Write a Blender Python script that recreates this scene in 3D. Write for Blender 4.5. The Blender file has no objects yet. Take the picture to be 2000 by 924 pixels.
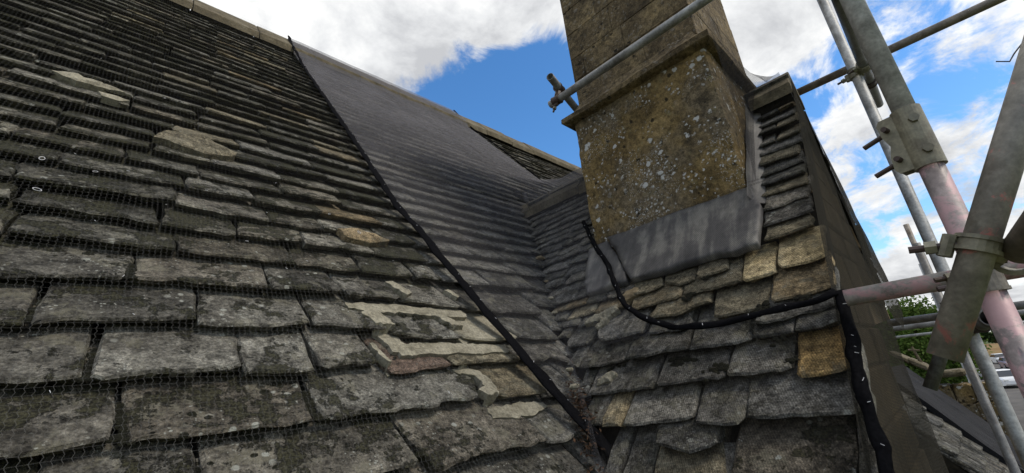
import bpy, math, random
from mathutils import Vector, Matrix, noise
# cloud banks (+) and clearings (-): direction, sharpness, amount
SKYBLOBS = [
    ((0.206, 0.673, 0.71), 14, 0.45), ((0.43, 0.54, 0.72), 45, 0.55), ((0.58, 0.38, 0.72), 60, 0.50), ((0.55, 0.46, 0.70), 90, 0.25),
    ((0.53, 0.615, 0.585), 26, -1.05), ((0.62, 0.47, 0.625), 110, -0.55), ((0.828, 0.045, 0.559), 60, 0.25),
    ((0.944, 0.016, 0.331), 220, 0.26), ((0.946, -0.105, 0.307), 120, 0.20), ((0.971, 0.034, 0.235), 260, 0.16),
    ((0.991, 0.041, 0.127), 220, 0.35), ((0.90, 0.03, 0.433), 60, -0.34), ((0.918, -0.12, 0.384), 110, -0.22),
    ((0.981, 0.067, 0.18), 400, -0.35), ((0.963, 0.0, 0.27), 500, -0.30), ((0.75, 0.45, 0.45), 30, -0.5), ((0.94, -0.05, 0.30), 30, -0.12),
]

# ------------------------------------------------------------------ camera, sky, sun, exposure
H0 = 4.5                      # eye height above the ground, on the scaffold
sc = bpy.context.scene
COL = sc.collection
CAMROT = Matrix(((0.71786, -0.1593, -0.67772), (-0.68873, -0.30463, -0.65792), (-0.10165, 0.93906, -0.3284)))
cam_data = bpy.data.cameras.new('camera')
cam_data.sensor_width = 36.0
cam_data.lens = 15.12
cam_data.clip_start = 0.02
cam_data.clip_end = 6000.0
cam = bpy.data.objects.new('camera', cam_data)
COL.objects.link(cam)
cam.matrix_world = Matrix.Translation((0, 0, H0)) @ CAMROT.to_4x4()
sc.camera = cam

SUN_EL, SUN_AZ = 50.0, 286.0   # degrees; azimuth counter-clockwise from +x
sun_dir = Vector((math.cos(math.radians(SUN_EL)) * math.cos(math.radians(SUN_AZ)),
                  math.cos(math.radians(SUN_EL)) * math.sin(math.radians(SUN_AZ)),
                  math.sin(math.radians(SUN_EL))))
sd = bpy.data.lights.new('sun', 'SUN')
sd.energy = 1.7
sd.angle = math.radians(14.0)
sd.color = (1.0, 0.92, 0.80)
sun = bpy.data.objects.new('sun', sd)
COL.objects.link(sun)
sun.location = (0, 0, 40)
sun.rotation_euler = (-sun_dir).to_track_quat('-Z', 'Y').to_euler()

vs = sc.view_settings
vs.view_transform = 'Standard'
vs.look = 'None'
vs.exposure = 0.43
vs.gamma = 1.0
vs.use_curve_mapping = False
sc.cycles.transparent_max_bounces = 16
sc.cycles.max_bounces = 6


# ------------------------------------------------------------------ node helpers
class NT:
    def __init__(self, tree):
        self.t = tree
        self.n = tree.nodes
        self.l = tree.links

    def put(self, sock, v):
        if hasattr(v, 'is_linked') or hasattr(v, 'links'):
            self.l.new(v, sock)
        else:
            sock.default_value = v

    def node(self, typ, **kw):
        nd = self.n.new(typ)
        for k, v in kw.items():
            setattr(nd, k, v)
        return nd

    def math(self, op, a, b=0.0, c=0.0, clamp=False):
        nd = self.node('ShaderNodeMath', operation=op, use_clamp=clamp)
        self.put(nd.inputs[0], a)
        self.put(nd.inputs[1], b)
        self.put(nd.inputs[2], c)
        return nd.outputs[0]

    def vmath(self, op, a, b=None, scale=None):
        nd = self.node('ShaderNodeVectorMath', operation=op)
        self.put(nd.inputs[0], a)
        if b is not None:
            self.put(nd.inputs[1], b)
        if scale is not None:
            self.put(nd.inputs['Scale'], scale)
        return nd.outputs['Value'] if op in ('DOT_PRODUCT', 'LENGTH', 'DISTANCE') else nd.outputs[0]

    def noise(self, vec, scale, detail=4.0, rough=0.55, dist=0.0, out='Fac'):
        nd = self.node('ShaderNodeTexNoise')
        self.put(nd.inputs['Vector'], vec)
        nd.inputs['Scale'].default_value = scale
        nd.inputs['Detail'].default_value = detail
        nd.inputs['Roughness'].default_value = rough
        nd.inputs['Distortion'].default_value = dist
        return nd.outputs[out]

    def voronoi(self, vec, scale, feature='F1', out='Distance', rand=1.0):
        nd = self.node('ShaderNodeTexVoronoi', feature=feature)
        self.put(nd.inputs['Vector'], vec)
        nd.inputs['Scale'].default_value = scale
        nd.inputs['Randomness'].default_value = rand
        return nd.outputs[out]

    def ramp(self, fac, stops, interp='LINEAR'):
        nd = self.node('ShaderNodeValToRGB')
        cr = nd.color_ramp
        cr.interpolation = interp
        while len(cr.elements) < len(stops):
            cr.elements.new(0.5)
        for e, (p, c) in zip(cr.elements, stops):
            e.position = p
            e.color = (c[0], c[1], c[2], 1.0) if hasattr(c, '__len__') else (c, c, c, 1.0)
        self.put(nd.inputs[0], fac)
        return nd.outputs[0]

    def step(self, x, a, b):
        nd = self.node('ShaderNodeMapRange', interpolation_type='SMOOTHSTEP')
        self.put(nd.inputs['Value'], x)
        nd.inputs['From Min'].default_value = a
        nd.inputs['From Max'].default_value = b
        return nd.outputs['Result']

    def mix(self, f, a, b, blend='MIX'):
        nd = self.node('ShaderNodeMix', data_type='RGBA', blend_type=blend)
        self.put(nd.inputs[0], f)
        for s, v in ((nd.inputs[6], a), (nd.inputs[7], b)):
            self.put(s, v if not isinstance(v, tuple) or len(v) == 4 else (*v, 1.0))
        return nd.outputs[2]

    def bump(self, h, strength=0.4, dist=0.01, normal=None):
        nd = self.node('ShaderNodeBump')
        nd.inputs['Strength'].default_value = strength
        nd.inputs['Distance'].default_value = dist
        self.put(nd.inputs['Height'], h)
        if normal is not None:
            self.put(nd.inputs['Normal'], normal)
        return nd.outputs[0]


def new_mat(name):
    m = bpy.data.materials.new(name)
    m.use_nodes = True
    m.node_tree.nodes.clear()
    t = NT(m.node_tree)
    out = t.node('ShaderNodeOutputMaterial')
    return m, t, out


def principled(t, out, color, rough=0.9, metal=0.0, normal=None, spec=0.3):
    b = t.node('ShaderNodeBsdfPrincipled')
    t.put(b.inputs['Base Color'], color if not isinstance(color, tuple) else (*color[:3], 1.0))
    t.put(b.inputs['Roughness'], rough)
    t.put(b.inputs['Metallic'], metal)
    b.inputs['Specular IOR Level'].default_value = spec
    if normal is not None:
        t.put(b.inputs['Normal'], normal)
    t.l.new(b.outputs[0], out.inputs['Surface'])
    return b


# ------------------------------------------------------------------ sky with broken cloud
world = bpy.data.worlds.new('World')
sc.world = world
world.use_nodes = True
wt = NT(world.node_tree)
wt.n.clear()
wo = wt.node('ShaderNodeOutputWorld')
sky = wt.node('ShaderNodeTexSky', sky_type='NISHITA')
sky.sun_disc = False
sky.sun_elevation = math.radians(SUN_EL)
sky.sun_rotation = math.radians(90.0 - SUN_AZ)
sky.air_density = 1.0
sky.dust_density = 0.3
sky.ozone_density = 2.5
bg_sky = wt.node('ShaderNodeBackground')
hs = wt.node('ShaderNodeHueSaturation')
hs.inputs['Saturation'].default_value = 1.25
hs.inputs['Value'].default_value = 1.1
wt.l.new(sky.outputs[0], hs.inputs['Color'])
wt.l.new(hs.outputs[0], bg_sky.inputs['Color'])
bg_sky.inputs['Strength'].default_value = 0.15
dirn = wt.vmath('NORMALIZE', wt.node('ShaderNodeTexCoord').outputs['Generated'])
sep = wt.node('ShaderNodeSeparateXYZ')
wt.l.new(dirn, sep.inputs[0])
# flatten the dome so that clouds stretch towards the horizon
zc = wt.math('ADD', wt.math('MAXIMUM', sep.outputs[2], 0.0), 0.35)
comb = wt.node('ShaderNodeCombineXYZ')
wt.put(comb.inputs[0], wt.math('DIVIDE', sep.outputs[0], zc))
wt.put(comb.inputs[1], wt.math('DIVIDE', sep.outputs[1], zc))
wt.put(comb.inputs[2], wt.math('MULTIPLY', sep.outputs[2], 0.6))
cvec = comb.outputs[0]
big = wt.noise(cvec, 1.35, 7.0, 0.58, 0.3)
fine = wt.noise(cvec, 5.5, 9.0, 0.66, 0.5)
cover = wt.math('ADD', wt.math('MULTIPLY', wt.math('SUBTRACT', big, 0.5), 1.1),
                wt.math('MULTIPLY', wt.math('SUBTRACT', fine, 0.5), 1.25))
cover = wt.math('ADD', cover, 0.66)
# cloud banks and clearings: direction, sharpness, amount
for (d, k, a) in SKYBLOBS:
    v = Vector(d).normalized()
    dot = wt.vmath('DOT_PRODUCT', dirn, tuple(v))
    e = wt.math('EXPONENT', wt.math('MULTIPLY', wt.math('SUBTRACT', dot, 1.0), k))
    cover = wt.math('ADD', cover, wt.math('MULTIPLY', e, a))
mask = wt.step(cover, 0.42, 0.70)
body = wt.noise(cvec, 3.0, 8.0, 0.62, 0.3)
ccol = wt.ramp(body, [(0.35, (0.46, 0.47, 0.49)), (0.47, (0.68, 0.69, 0.70)), (0.57, (0.86, 0.86, 0.85))])
bg_cloud = wt.node('ShaderNodeBackground')
wt.l.new(ccol, bg_cloud.inputs['Color'])
bg_cloud.inputs['Strength'].default_value = 0.96
mx = wt.node('ShaderNodeMixShader')
wt.l.new(mask, mx.inputs[0])
wt.l.new(bg_sky.outputs[0], mx.inputs[1])
wt.l.new(bg_cloud.outputs[0], mx.inputs[2])
wt.l.new(mx.outputs[0], wo.inputs['Surface'])

# ------------------------------------------------------------------ materials
def pos_node(t):
    return t.node('ShaderNodeNewGeometry').outputs['Position']


def piece_random(t):
    g = t.node('ShaderNodeNewGeometry')
    o = t.node('ShaderNodeObjectInfo')
    return t.math('FRACT', t.math('ADD', o.outputs['Random'], t.math('MULTIPLY', g.outputs['Random Per Island'], 7.31)))


def slate_material(name, dark, mid, light, moss_amount=0.5, lichen=0.5, warm=0.35, moss_at=0.53):
    m, t, out = new_mat(name)
    p = pos_node(t)
    r = piece_random(t)
    shift = t.node('ShaderNodeCombineXYZ')
    t.put(shift.inputs[0], t.math('MULTIPLY', r, 37.0))
    t.put(shift.inputs[1], t.math('MULTIPLY', r, 11.0))
    q = t.vmath('ADD', p, shift.outputs[0])
    n1 = t.noise(q, 7.0, 8.0, 0.68, 0.4)
    n2 = t.noise(p, 34.0, 6.0, 0.7, 0.2)
    n3 = t.noise(p, 150.0, 3.0, 0.6)
    base = t.ramp(t.math('ADD', n1, t.math('MULTIPLY', t.math('SUBTRACT', r, 0.5), 0.18)),
                  [(0.30, dark), (0.50, mid), (0.72, light)])
    grain = t.ramp(n2, [(0.33, 0.30), (0.5, 1.0), (0.67, 1.85)])
    base = t.mix(1.0, base, grain, 'MULTIPLY')
    speck = t.ramp(n3, [(0.34, 0.45), (0.5, 1.0), (0.66, 1.6)])
    base = t.mix(0.8, base, speck, 'MULTIPLY')
    # a few pieces are browner, a few paler
    r2 = t.math('FRACT', t.math('MULTIPLY', r, 17.3))
    r3 = t.math('FRACT', t.math('MULTIPLY', r, 53.9))
    base = t.mix(t.math('MULTIPLY', t.step(r2, 0.60, 1.0), warm), base, t.mix(1.0, base, (1.75, 1.25, 0.72), 'MULTIPLY'))
    base = t.mix(t.math('MULTIPLY', t.step(r3, 0.70, 1.0), 0.5), base, t.mix(1.0, base, (1.7, 1.65, 1.55), 'MULTIPLY'))
    # ochre crust
    oc = t.math('MULTIPLY', t.step(t.noise(q, 9.0, 8.0, 0.74, 0.3), 0.52, 0.60), 0.5)
    base = t.mix(oc, base, t.mix(n2, (0.10, 0.092, 0.062), (0.27, 0.255, 0.195)))
    # lichen: round pale discs in clusters
    wob = t.vmath('ADD', p, t.vmath('SCALE', t.noise(p, 60.0, 3.0, 0.6, 0.0, 'Color'), scale=0.012))
    cl = t.step(t.noise(q, 4.5, 3.0), 0.50, 0.62)
    v1 = t.voronoi(wob, 26.0)
    d1 = t.math('MULTIPLY', t.math('SUBTRACT', 1.0, t.step(v1, 0.17, 0.27)), cl)
    v2 = t.voronoi(wob, 75.0)
    d2 = t.math('MULTIPLY', t.math('SUBTRACT', 1.0, t.step(v2, 0.14, 0.28)), t.step(t.noise(p, 9.0, 3.0), 0.52, 0.64))
    li = t.math('MULTIPLY', t.math('MAXIMUM', d1, d2), min(1.0, lichen * 1.35))
    base = t.mix(li, base, t.mix(n2, (0.25, 0.25, 0.21), (0.36, 0.37, 0.34)))
    # moss and black algae
    mo = t.math('ADD', t.math('MULTIPLY', t.noise(q, 5.0, 4.0, 0.6, 0.5), 0.55), t.math('MULTIPLY', t.noise(p, 21.0, 8.0, 0.78, 0.3), 0.45))
    mm = t.math('MULTIPLY', t.step(t.math('ADD', mo, t.math('MULTIPLY', t.math('SUBTRACT', n2, 0.5), 0.25)), moss_at, moss_at + 0.032), moss_amount)
    base = t.mix(mm, base, t.mix(t.step(n3, 0.35, 0.65), (0.008, 0.008, 0.005), (0.044, 0.043, 0.022)))
    sp = t.math('SUBTRACT', 1.0, t.step(t.voronoi(wob, 17.0), 0.10, 0.20))
    sp = t.math('MULTIPLY', sp, t.step(t.noise(p, 3.2, 2.0), 0.55, 0.66))
    base = t.mix(t.math('MULTIPLY', sp, 0.85), base, (0.012, 0.011, 0.009))
    # split, layered edges: strata across the thickness show only as relief
    hgt = t.math('ADD', t.math('MULTIPLY', n1, 1.2), t.math('ADD', t.math('MULTIPLY', n2, 0.8), t.math('MULTIPLY', n3, 0.35)))
    hgt = t.math('ADD', hgt, t.math('MULTIPLY', mm, 0.9))
    principled(t, out, base, 0.93, normal=t.bump(hgt, 0.95, 0.016), spec=0.2)
    return m


MAT = {}
MAT['slate'] = slate_material('mossy_stone_slate', (0.033, 0.031, 0.026), (0.100, 0.094, 0.080), (0.195, 0.188, 0.162), 0.92, 0.75, 0.18)
MAT['slate_mossy'] = slate_material('dark_mossy_stone_slate', (0.026, 0.025, 0.020), (0.078, 0.074, 0.061), (0.165, 0.158, 0.132), 0.92, 0.6, 0.15, 0.49)
MAT['slate_grey'] = slate_material('grey_stone_slate', (0.038, 0.037, 0.034), (0.092, 0.089, 0.081), (0.165, 0.160, 0.145), 0.50, 0.5, 0.12)
MAT['slate_gold'] = slate_material('yellow_stone_slate', (0.19, 0.125, 0.05), (0.32, 0.215, 0.09), (0.39, 0.28, 0.14), 0.12, 0.10, 0.1)
MAT['slate_buff'] = slate_material('buff_stone_slate', (0.22, 0.17, 0.088), (0.36, 0.285, 0.155), (0.45, 0.37, 0.225), 0.10, 0.1, 0.05)
MAT['slate_pale'] = slate_material('pale_stone_slate', (0.16, 0.132, 0.082), (0.27, 0.225, 0.14), (0.36, 0.31, 0.21), 0.12, 0.2, 0.2)
MAT['slate_red'] = slate_material('reddish_stone_slate', (0.065, 0.044, 0.034), (0.125, 0.090, 0.070), (0.17, 0.13, 0.10), 0.15, 0.25, 0.2)
MAT['slate_tan'] = slate_material('tan_stone_slate', (0.072, 0.062, 0.042), (0.145, 0.126, 0.086), (0.22, 0.193, 0.135), 0.25, 0.2, 0.3)


def simple_stone(name, stops, scale, rough=0.9, bump=0.5, dist=0.01, fine=60.0):
    m, t, out = new_mat(name)
    p = pos_node(t)
    n1 = t.noise(p, scale, 8.0, 0.65, 0.3)
    n2 = t.noise(p, fine, 5.0, 0.65)
    c = t.ramp(n1, stops)
    c = t.mix(0.9, c, t.ramp(n2, [(0.3, 0.6), (0.5, 1.0), (0.7, 1.4)]), 'MULTIPLY')
    principled(t, out, c, rough, normal=t.bump(t.math('ADD', n1, n2), bump, dist), spec=0.2)
    return m


MAT['deck'] = simple_stone('dark_roof_underlay', [(0.3, (0.012, 0.011, 0.009)), (0.7, (0.035, 0.031, 0.024))], 12)
MAT['mortar'] = simple_stone('dirty_lime_mortar', [(0.32, (0.13, 0.118, 0.085)), (0.48, (0.235, 0.215, 0.16)), (0.70, (0.33, 0.305, 0.235))], 16, bump=0.35, dist=0.006, fine=90)
MAT['wall'] = simple_stone('brown_rubble_wall_stone', [(0.3, (0.095, 0.068, 0.038)), (0.5, (0.19, 0.14, 0.08)), (0.75, (0.27, 0.205, 0.12))], 3)
MAT['ridge'] = simple_stone('weathered_ridge_stone', [(0.3, (0.055, 0.046, 0.030)), (0.5, (0.115, 0.095, 0.060)), (0.75, (0.19, 0.165, 0.115))], 7)
MAT['chip'] = simple_stone('tan_stone_chip', [(0.3, (0.16, 0.12, 0.07)), (0.7, (0.30, 0.24, 0.15))], 25)
MAT['litter'] = simple_stone('brown_leaf_litter', [(0.3, (0.018, 0.010, 0.006)), (0.6, (0.065, 0.036, 0.020)), (0.8, (0.12, 0.075, 0.045))], 40)


def chimney_material(name, upper):
    m, t, out = new_mat(name)
    p = pos_node(t)
    r = piece_random(t)
    n1 = t.noise(p, 5.0, 8.0, 0.66, 0.3)
    n2 = t.noise(p, 42.0, 6.0, 0.7)
    n3 = t.noise(p, 160.0, 3.0, 0.6)
    if upper:
        c = t.ramp(t.math('ADD', n1, t.math('MULTIPLY', t.math('SUBTRACT', r, 0.5), 0.14)),
                   [(0.28, (0.045, 0.033, 0.019)), (0.48, (0.105, 0.078, 0.044)), (0.62, (0.16, 0.120, 0.066)), (0.78, (0.28, 0.205, 0.10))])
    else:
        c = t.ramp(n1, [(0.28, (0.062, 0.043, 0.018)), (0.48, (0.160, 0.112, 0.048)), (0.62, (0.23, 0.162, 0.070)), (0.78, (0.29, 0.215, 0.105))])
        greyer = t.step(t.noise(p, 2.1, 4.0, 0.6), 0.46, 0.62)
        c = t.mix(t.math('MULTIPLY', greyer, 0.75), c, (0.140, 0.116, 0.082))
    c = t.mix(0.95, c, t.ramp(n2, [(0.32, 0.35), (0.5, 1.0), (0.68, 1.7)]), 'MULTIPLY')
    c = t.mix(0.7, c, t.ramp(n3, [(0.32, 0.6), (0.5, 1.0), (0.68, 1.4)]), 'MULTIPLY')
    # dark algae
    al = t.step(t.noise(p, 9.0, 6.0, 0.7, 0.5), 0.56, 0.66)
    c = t.mix(t.math('MULTIPLY', al, 0.6), c, (0.026, 0.022, 0.015))
    wob = t.vmath('ADD', p, t.vmath('SCALE', t.noise(p, 42.0, 5.0, 0.7, 0.0, 'Color'), scale=0.040))
    bl = t.math('SUBTRACT', 1.0, t.step(t.voronoi(wob, 13.0), 0.10, 0.20))
    c = t.mix(t.math('MULTIPLY', bl, 0.85), c, (0.014, 0.012, 0.009))
    # white crustose lichen, big and small, in drifts
    drift = t.step(t.noise(p, 2.4, 4.0, 0.6, 0.3), 0.36, 0.50)
    v1 = t.voronoi(wob, 15.0)
    v2 = t.voronoi(wob, 38.0)
    v3 = t.voronoi(wob, 95.0)
    r1 = t.math('SUBTRACT', 1.0, t.step(v1, 0.20, 0.26))
    r1 = t.math('MULTIPLY', r1, t.step(t.noise(p, 7.0, 2.0), 0.48, 0.53))
    r2 = t.math('MULTIPLY', t.math('SUBTRACT', 1.0, t.step(v2, 0.20, 0.30)), t.step(t.noise(p, 6.0, 3.0), 0.47, 0.53))
    r3 = t.math('MULTIPLY', t.math('SUBTRACT', 1.0, t.step(v3, 0.18, 0.32)), t.step(t.noise(p, 4.0, 3.0), 0.52, 0.60))
    li = t.math('MAXIMUM', t.math('MAXIMUM', r1, r2), r3)
    li = t.math('MULTIPLY', t.math('MULTIPLY', li, drift), 0.15 if upper else 0.92)
    c = t.mix(li, c, t.mix(n2, (0.40, 0.40, 0.38), (0.70, 0.70, 0.68)))
    gr = t.math('MULTIPLY', t.step(t.noise(p, 16.0, 5.0, 0.7), 0.58, 0.70), 0.5)
    c = t.mix(gr, c, (0.21, 0.19, 0.10) if not upper else (0.18, 0.135, 0.07))
    h = t.math('ADD', n1, t.math('ADD', t.math('MULTIPLY', n2, 0.9), t.math('MULTIPLY', n3, 0.35)))
    h = t.math('SUBTRACT', t.math('ADD', h, t.math('MULTIPLY', li, 0.4)), t.math('MULTIPLY', bl, 0.6))
    principled(t, out, c, 0.93, normal=t.bump(h, 0.7, 0.012), spec=0.2)
    return m


MAT['chimney'] = chimney_material('lichened_chimney_stone', False)
MAT['chimney_up'] = chimney_material('brown_ashlar_stone', True)


def lead_material():
    m, t, out = new_mat('weathered_lead')
    p = pos_node(t)
    st = t.node('ShaderNodeMapping')
    t.put(st.inputs['Vector'], p)
    st.inputs['Scale'].default_value = (3.0, 15.0, 3.0)
    n1 = t.noise(st.outputs[0], 1.0, 5.0, 0.6)
    n2 = t.noise(p, 30.0, 5.0, 0.65)
    n4 = t.noise(p, 5.0, 4.0, 0.6)
    c = t.ramp(t.math('ADD', t.math('MULTIPLY', n1, 0.6), t.math('MULTIPLY', n4, 0.4)),
               [(0.36, (0.040, 0.038, 0.039)), (0.50, (0.082, 0.078, 0.076)), (0.60, (0.19, 0.18, 0.16))])
    c = t.mix(0.8, c, t.ramp(n2, [(0.3, 0.75), (0.7, 1.25)]), 'MULTIPLY')
    principled(t, out, c, 0.6, normal=t.bump(t.math('ADD', t.math('MULTIPLY', n4, 0.5), t.math('MULTIPLY', n2, 0.3)), 0.3, 0.008), spec=0.4)
    return m


MAT['lead'] = lead_material()


def tube_material(name, base, paint=None, amount=0.0, dirt=0.5):
    m, t, out = new_mat(name)
    p = pos_node(t)
    n1 = t.noise(p, 14.0, 6.0, 0.62, 0.2)
    n2 = t.noise(p, 90.0, 4.0, 0.65)
    c = t.ramp(n1, [(0.3, tuple(x * 0.55 for x in base)), (0.5, base), (0.72, tuple(min(1, x * 1.5) for x in base))])
    c = t.mix(0.8, c, t.ramp(n2, [(0.3, 0.7), (0.7, 1.3)]), 'MULTIPLY')
    c = t.mix(t.math('MULTIPLY', t.step(t.noise(p, 9.0, 5.0, 0.7), 0.52, 0.64), dirt), c, (0.075, 0.055, 0.035))
    if paint is not None:
        pm = t.math('MULTIPLY', t.step(t.noise(p, 11.0, 7.0, 0.75, 0.4), 0.60 - 0.22 * amount, 0.66 - 0.18 * amount), 0.85)
        c = t.mix(pm, c, paint)
    principled(t, out, c, t.ramp(n1, [(0.3, 0.42), (0.7, 0.66)]), 0.15, normal=t.bump(n2, 0.15, 0.003), spec=0.5)
    return m


MAT['galv'] = tube_material('galvanised_steel_tube', (0.33, 0.335, 0.33), None, 0, 0.3)
MAT['galv_light'] = tube_material('pale_galvanised_tube', (0.42, 0.42, 0.41), None, 0, 0.15)
MAT['galv_dull'] = tube_material('dull_galvanised_tube', (0.16, 0.16, 0.158), None, 0, 0.5)
MAT['galv_brown'] = tube_material('brown_stained_tube', (0.19, 0.168, 0.14), None, 0, 0.6)
MAT['pink'] = tube_material('pink_painted_tube', (0.235, 0.205, 0.205), (0.42, 0.27, 0.29), 0.62, 0.35)
MAT['pink_worn'] = tube_material('grey_tube_with_worn_pink_paint', (0.33, 0.315, 0.295), (0.55, 0.34, 0.36), 0.60, 0.3)
MAT['red_fleck'] = tube_material('green_grey_tube_with_red_paint', (0.215, 0.20, 0.17), (0.50, 0.19, 0.17), 0.2, 0.4)
MAT['rust'] = tube_material('rusty_dark_steel', (0.055, 0.035, 0.030), None, 0, 0.4)
MAT['coupler'] = tube_material('plated_coupler_steel', (0.21, 0.195, 0.14), None, 0, 0.45)
MAT['dark_steel'] = tube_material('black_steel', (0.03, 0.03, 0.032), None, 0, 0.2)
MAT['bore'] = simple_stone('dark_tube_bore', [(0.3, (0.008, 0.008, 0.008)), (0.7, (0.02, 0.02, 0.02))], 8)


def net_material(name, colour, pitch_u, pitch_v, width, zig, dens_lo, dens_hi, haze=0.0, fold=0.0):
    """woven mesh: threads on a UV map in metres; 'dens' attribute says how tightly the weave is bunched"""
    m, t, out = new_mat(name)
    uv = t.node('ShaderNodeUVMap', uv_map='weave').outputs[0]
    s = t.node('ShaderNodeSeparateXYZ')
    t.put(s.inputs[0], uv)
    u, v = s.outputs[0], s.outputs[1]
    at = t.node('ShaderNodeAttribute', attribute_name='dens')
    dn = at.outputs['Fac']
    zg = t.math('PINGPONG', v, pitch_v)
    uu = t.math('ADD', t.math('DIVIDE', u, pitch_u), t.math('MULTIPLY', t.math('DIVIDE', zg, pitch_v), zig))
    a = t.math('ABSOLUTE', t.math('SUBTRACT', t.math('FRACT', uu), 0.5))
    b = t.math('ABSOLUTE', t.math('SUBTRACT', t.math('FRACT', t.math('DIVIDE', v, pitch_v * 2.0)), 0.5))
    l1 = t.math('LESS_THAN', a, width)
    l2 = t.math('MULTIPLY', t.math('LESS_THAN', b, width * 0.8), 0.6)
    th = t.math('MAXIMUM', l1, l2)
    lo = t.math('ADD', dens_lo, t.math('MULTIPLY', dn, dens_hi - dens_lo))
    blot = t.ramp(t.noise(uv, 3.0, 4.0, 0.6, 0.5), [(0.3, 0.75), (0.7, 1.25)])
    fac = t.math('MULTIPLY', t.math('ADD', t.math('MULTIPLY', th, lo), t.math('MULTIPLY', t.math('ADD', haze, t.math('MULTIPLY', dn, fold)), blot)), 1.0, clamp=True)
    dif = t.node('ShaderNodeBsdfDiffuse')
    dif.inputs['Color'].default_value = (*colour, 1)
    trl = t.node('ShaderNodeBsdfTranslucent')
    trl.inputs['Color'].default_value = (*colour, 1)
    mixf = t.node('ShaderNodeMixShader')
    mixf.inputs[0].default_value = 0.3
    t.l.new(dif.outputs[0], mixf.inputs[1])
    t.l.new(trl.outputs[0], mixf.inputs[2])
    tr = t.node('ShaderNodeBsdfTransparent')
    mx = t.node('ShaderNodeMixShader')
    t.put(mx.inputs[0], fac)
    t.l.new(tr.outputs[0], mx.inputs[1])
    t.l.new(mixf.outputs[0], mx.inputs[2])
    t.l.new(mx.outputs[0], out.inputs['Surface'])
    return m


MAT['net_open'] = net_material('open_weave_netting', (0.15, 0.148, 0.142), 0.0140, 0.0095, 0.038, 0.28, 0.36, 0.40, 0.0)
MAT['net_dense'] = net_material('dense_dark_netting', (0.185, 0.180, 0.190), 0.006, 0.006, 0.13, 0.25, 0.2, 0.5, 0.015, 0.42)
MAT['net_fine'] = net_material('fine_ladder_netting', (0.03, 0.028, 0.026), 0.0072, 0.0042, 0.13, 0.3, 0.42, 0.42, 0.0)
MAT['net_veil'] = net_material('slack_black_netting', (0.030, 0.030, 0.032), 0.007, 0.005, 0.2, 0.3, 0.6, 0.6, 0.18)
MAT['net_wall'] = net_material('brown_black_netting', (0.050, 0.047, 0.040), 0.011, 0.008, 0.2, 0.2, 0.55, 0.9, 0.36, 0.28)


def plain(name, c, rough=0.6, metal=0.0, spec=0.4, vary=0.25, scale=20.0):
    m, t, out = new_mat(name)
    n1 = t.noise(pos_node(t), scale, 5.0, 0.6)
    col = t.ramp(n1, [(0.3, tuple(x * (1 - vary) for x in c)), (0.7, tuple(min(1, x * (1 + vary)) for x in c))])
    principled(t, out, col, rough, metal, spec=spec)
    return m


MAT['hem'] = plain('black_woven_hem', (0.0055, 0.0055, 0.0065), 1.0, 0.0, 0.03, 0.5, 120.0)
MAT['tie'] = plain('white_plastic_tie', (0.60, 0.60, 0.62), 0.5)
MAT['felt'] = simple_stone('black_roofing_felt', [(0.3, (0.011, 0.011, 0.013)), (0.7, (0.022, 0.022, 0.025))], 6, fine=120)

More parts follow.
